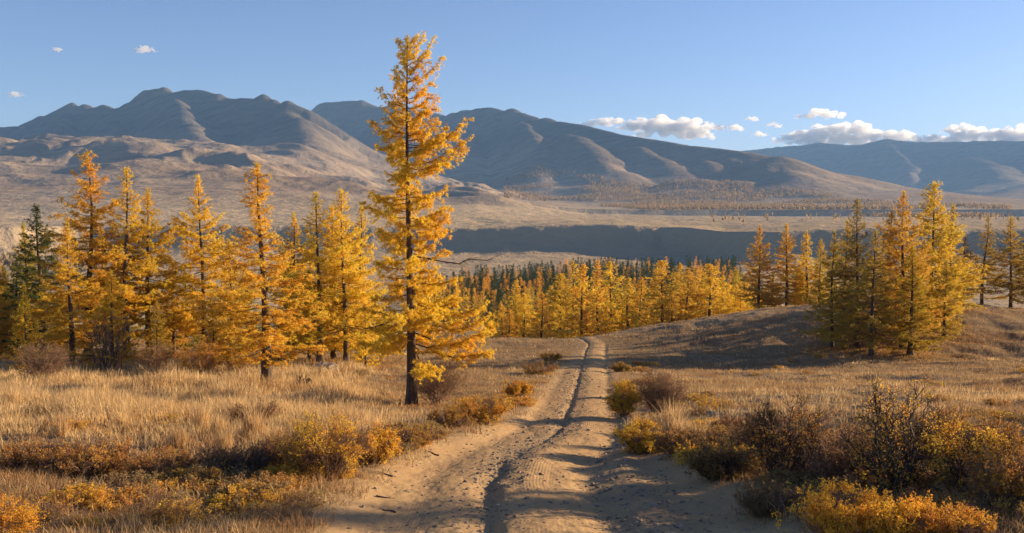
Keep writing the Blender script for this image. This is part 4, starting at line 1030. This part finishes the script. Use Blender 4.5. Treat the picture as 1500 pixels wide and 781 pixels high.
# ------------------------------------------------------------ clouds
m, nt = newmat("cloud"); t = NT(nt)
pv = t.n("ShaderNodeVolumePrincipled"); pv.inputs["Color"].default_value = (0.99, 0.99, 0.99, 1)
pv.inputs["Density"].default_value = 0.010; pv.inputs["Anisotropy"].default_value = 0.45
o = t.n("ShaderNodeOutputMaterial"); t.l(pv.outputs[0], o.inputs["Volume"]); M_cloud = m
txa = bpy.data.textures.new("billow", 'CLOUDS'); txa.noise_scale = 150; txa.noise_depth = 5
def cloud(boxes, seed, label, group="white clouds along the horizon"):
    """boxes: (px0, px1, py_top, py_base) pieces of one cloud"""
    rg = np.random.default_rng(seed); D = 17500.0; pr = D / 1400
    ico = bpy.data.meshes.new("tmp"); import bmesh
    bm = bmesh.new()
    for (a0, a1, t0_, b0) in boxes:
        h = (b0 - t0_) * pr; n = max(3, int((a1 - a0) / (b0 - t0_) * 10))
        for i in range(n):
            u = rg.random(); px = a0 + (a1 - a0) * u; env = math.sin(math.pi * min(max(u, 0.04), 0.96)) ** 0.5
            r = h * rg.uniform(0.14, 0.34) * env
            top = h * env * rg.uniform(0.4, 1.0)
            c = at(px, b0, D); z = c[2] + max(r * 0.5, top - r)
            from mathutils import Matrix
            mt = Matrix.Translation((c[0], D + rg.uniform(-1, 1) * h * 0.8, z)) @ Matrix.Diagonal((r * 1.6, r * 1.3, r * 0.8, 1))
            bmesh.ops.create_icosphere(bm, subdivisions=3, radius=1, matrix=mt)
    bm.to_mesh(ico); bm.free(); ico.materials.append(M_cloud)
    ctr = at((boxes[0][0] + boxes[0][1]) / 2, boxes[0][3], D)
    ico.transform(Matrix.Translation((-ctr[0], -ctr[1], -ctr[2])))
    o = link("cloud", ico, None, tuple(ctr))
    hmin = min(b[3] - b[2] for b in boxes) * pr
    r_ = o.modifiers.new("r", 'REMESH'); r_.mode = 'VOXEL'; r_.voxel_size = max(9, hmin / 26)
    d_ = o.modifiers.new("d", 'DISPLACE'); d_.texture = txa; d_.strength = min(190, hmin * 0.5); d_.texture_coords = 'GLOBAL'; d_.mid_level = 0.42
    tag(o, label, "cloud", group)
cloud([(850, 935, 171, 184), (900, 1065, 167, 192), (920, 1050, 178, 202)], 1, "broad white cloud above the long mountain shoulder")
cloud([(1065, 1090, 181, 192), (1090, 1112, 170, 177)], 2, "small torn cloud right of the broad one")
cloud([(1122, 1146, 178, 187), (1100, 1124, 191, 200)], 3, "small faint cloud piece between the two large clouds")
cloud([(1165, 1236, 159, 173)], 4, "thin cloud highest above the right-hand clouds")
cloud([(1140, 1335, 178, 208), (1150, 1290, 192, 213), (1250, 1360, 190, 210)], 5, "largest grey based cloud on the right")
cloud([(1345, 1530, 184, 210), (1380, 1440, 180, 196), (1440, 1540, 182, 204)], 6, "long cloud bank running out of the right edge")
cloud([(196, 228, 66, 76)], 7, "wispy small cloud high on the left", "little clouds in the open sky")
cloud([(12, 38, 133, 142)], 8, "tiny cloud near the left edge above the mountains", "little clouds in the open sky")
cloud([(74, 92, 69, 75)], 9, "faintest cloud scrap high at the far left", "little clouds in the open sky")
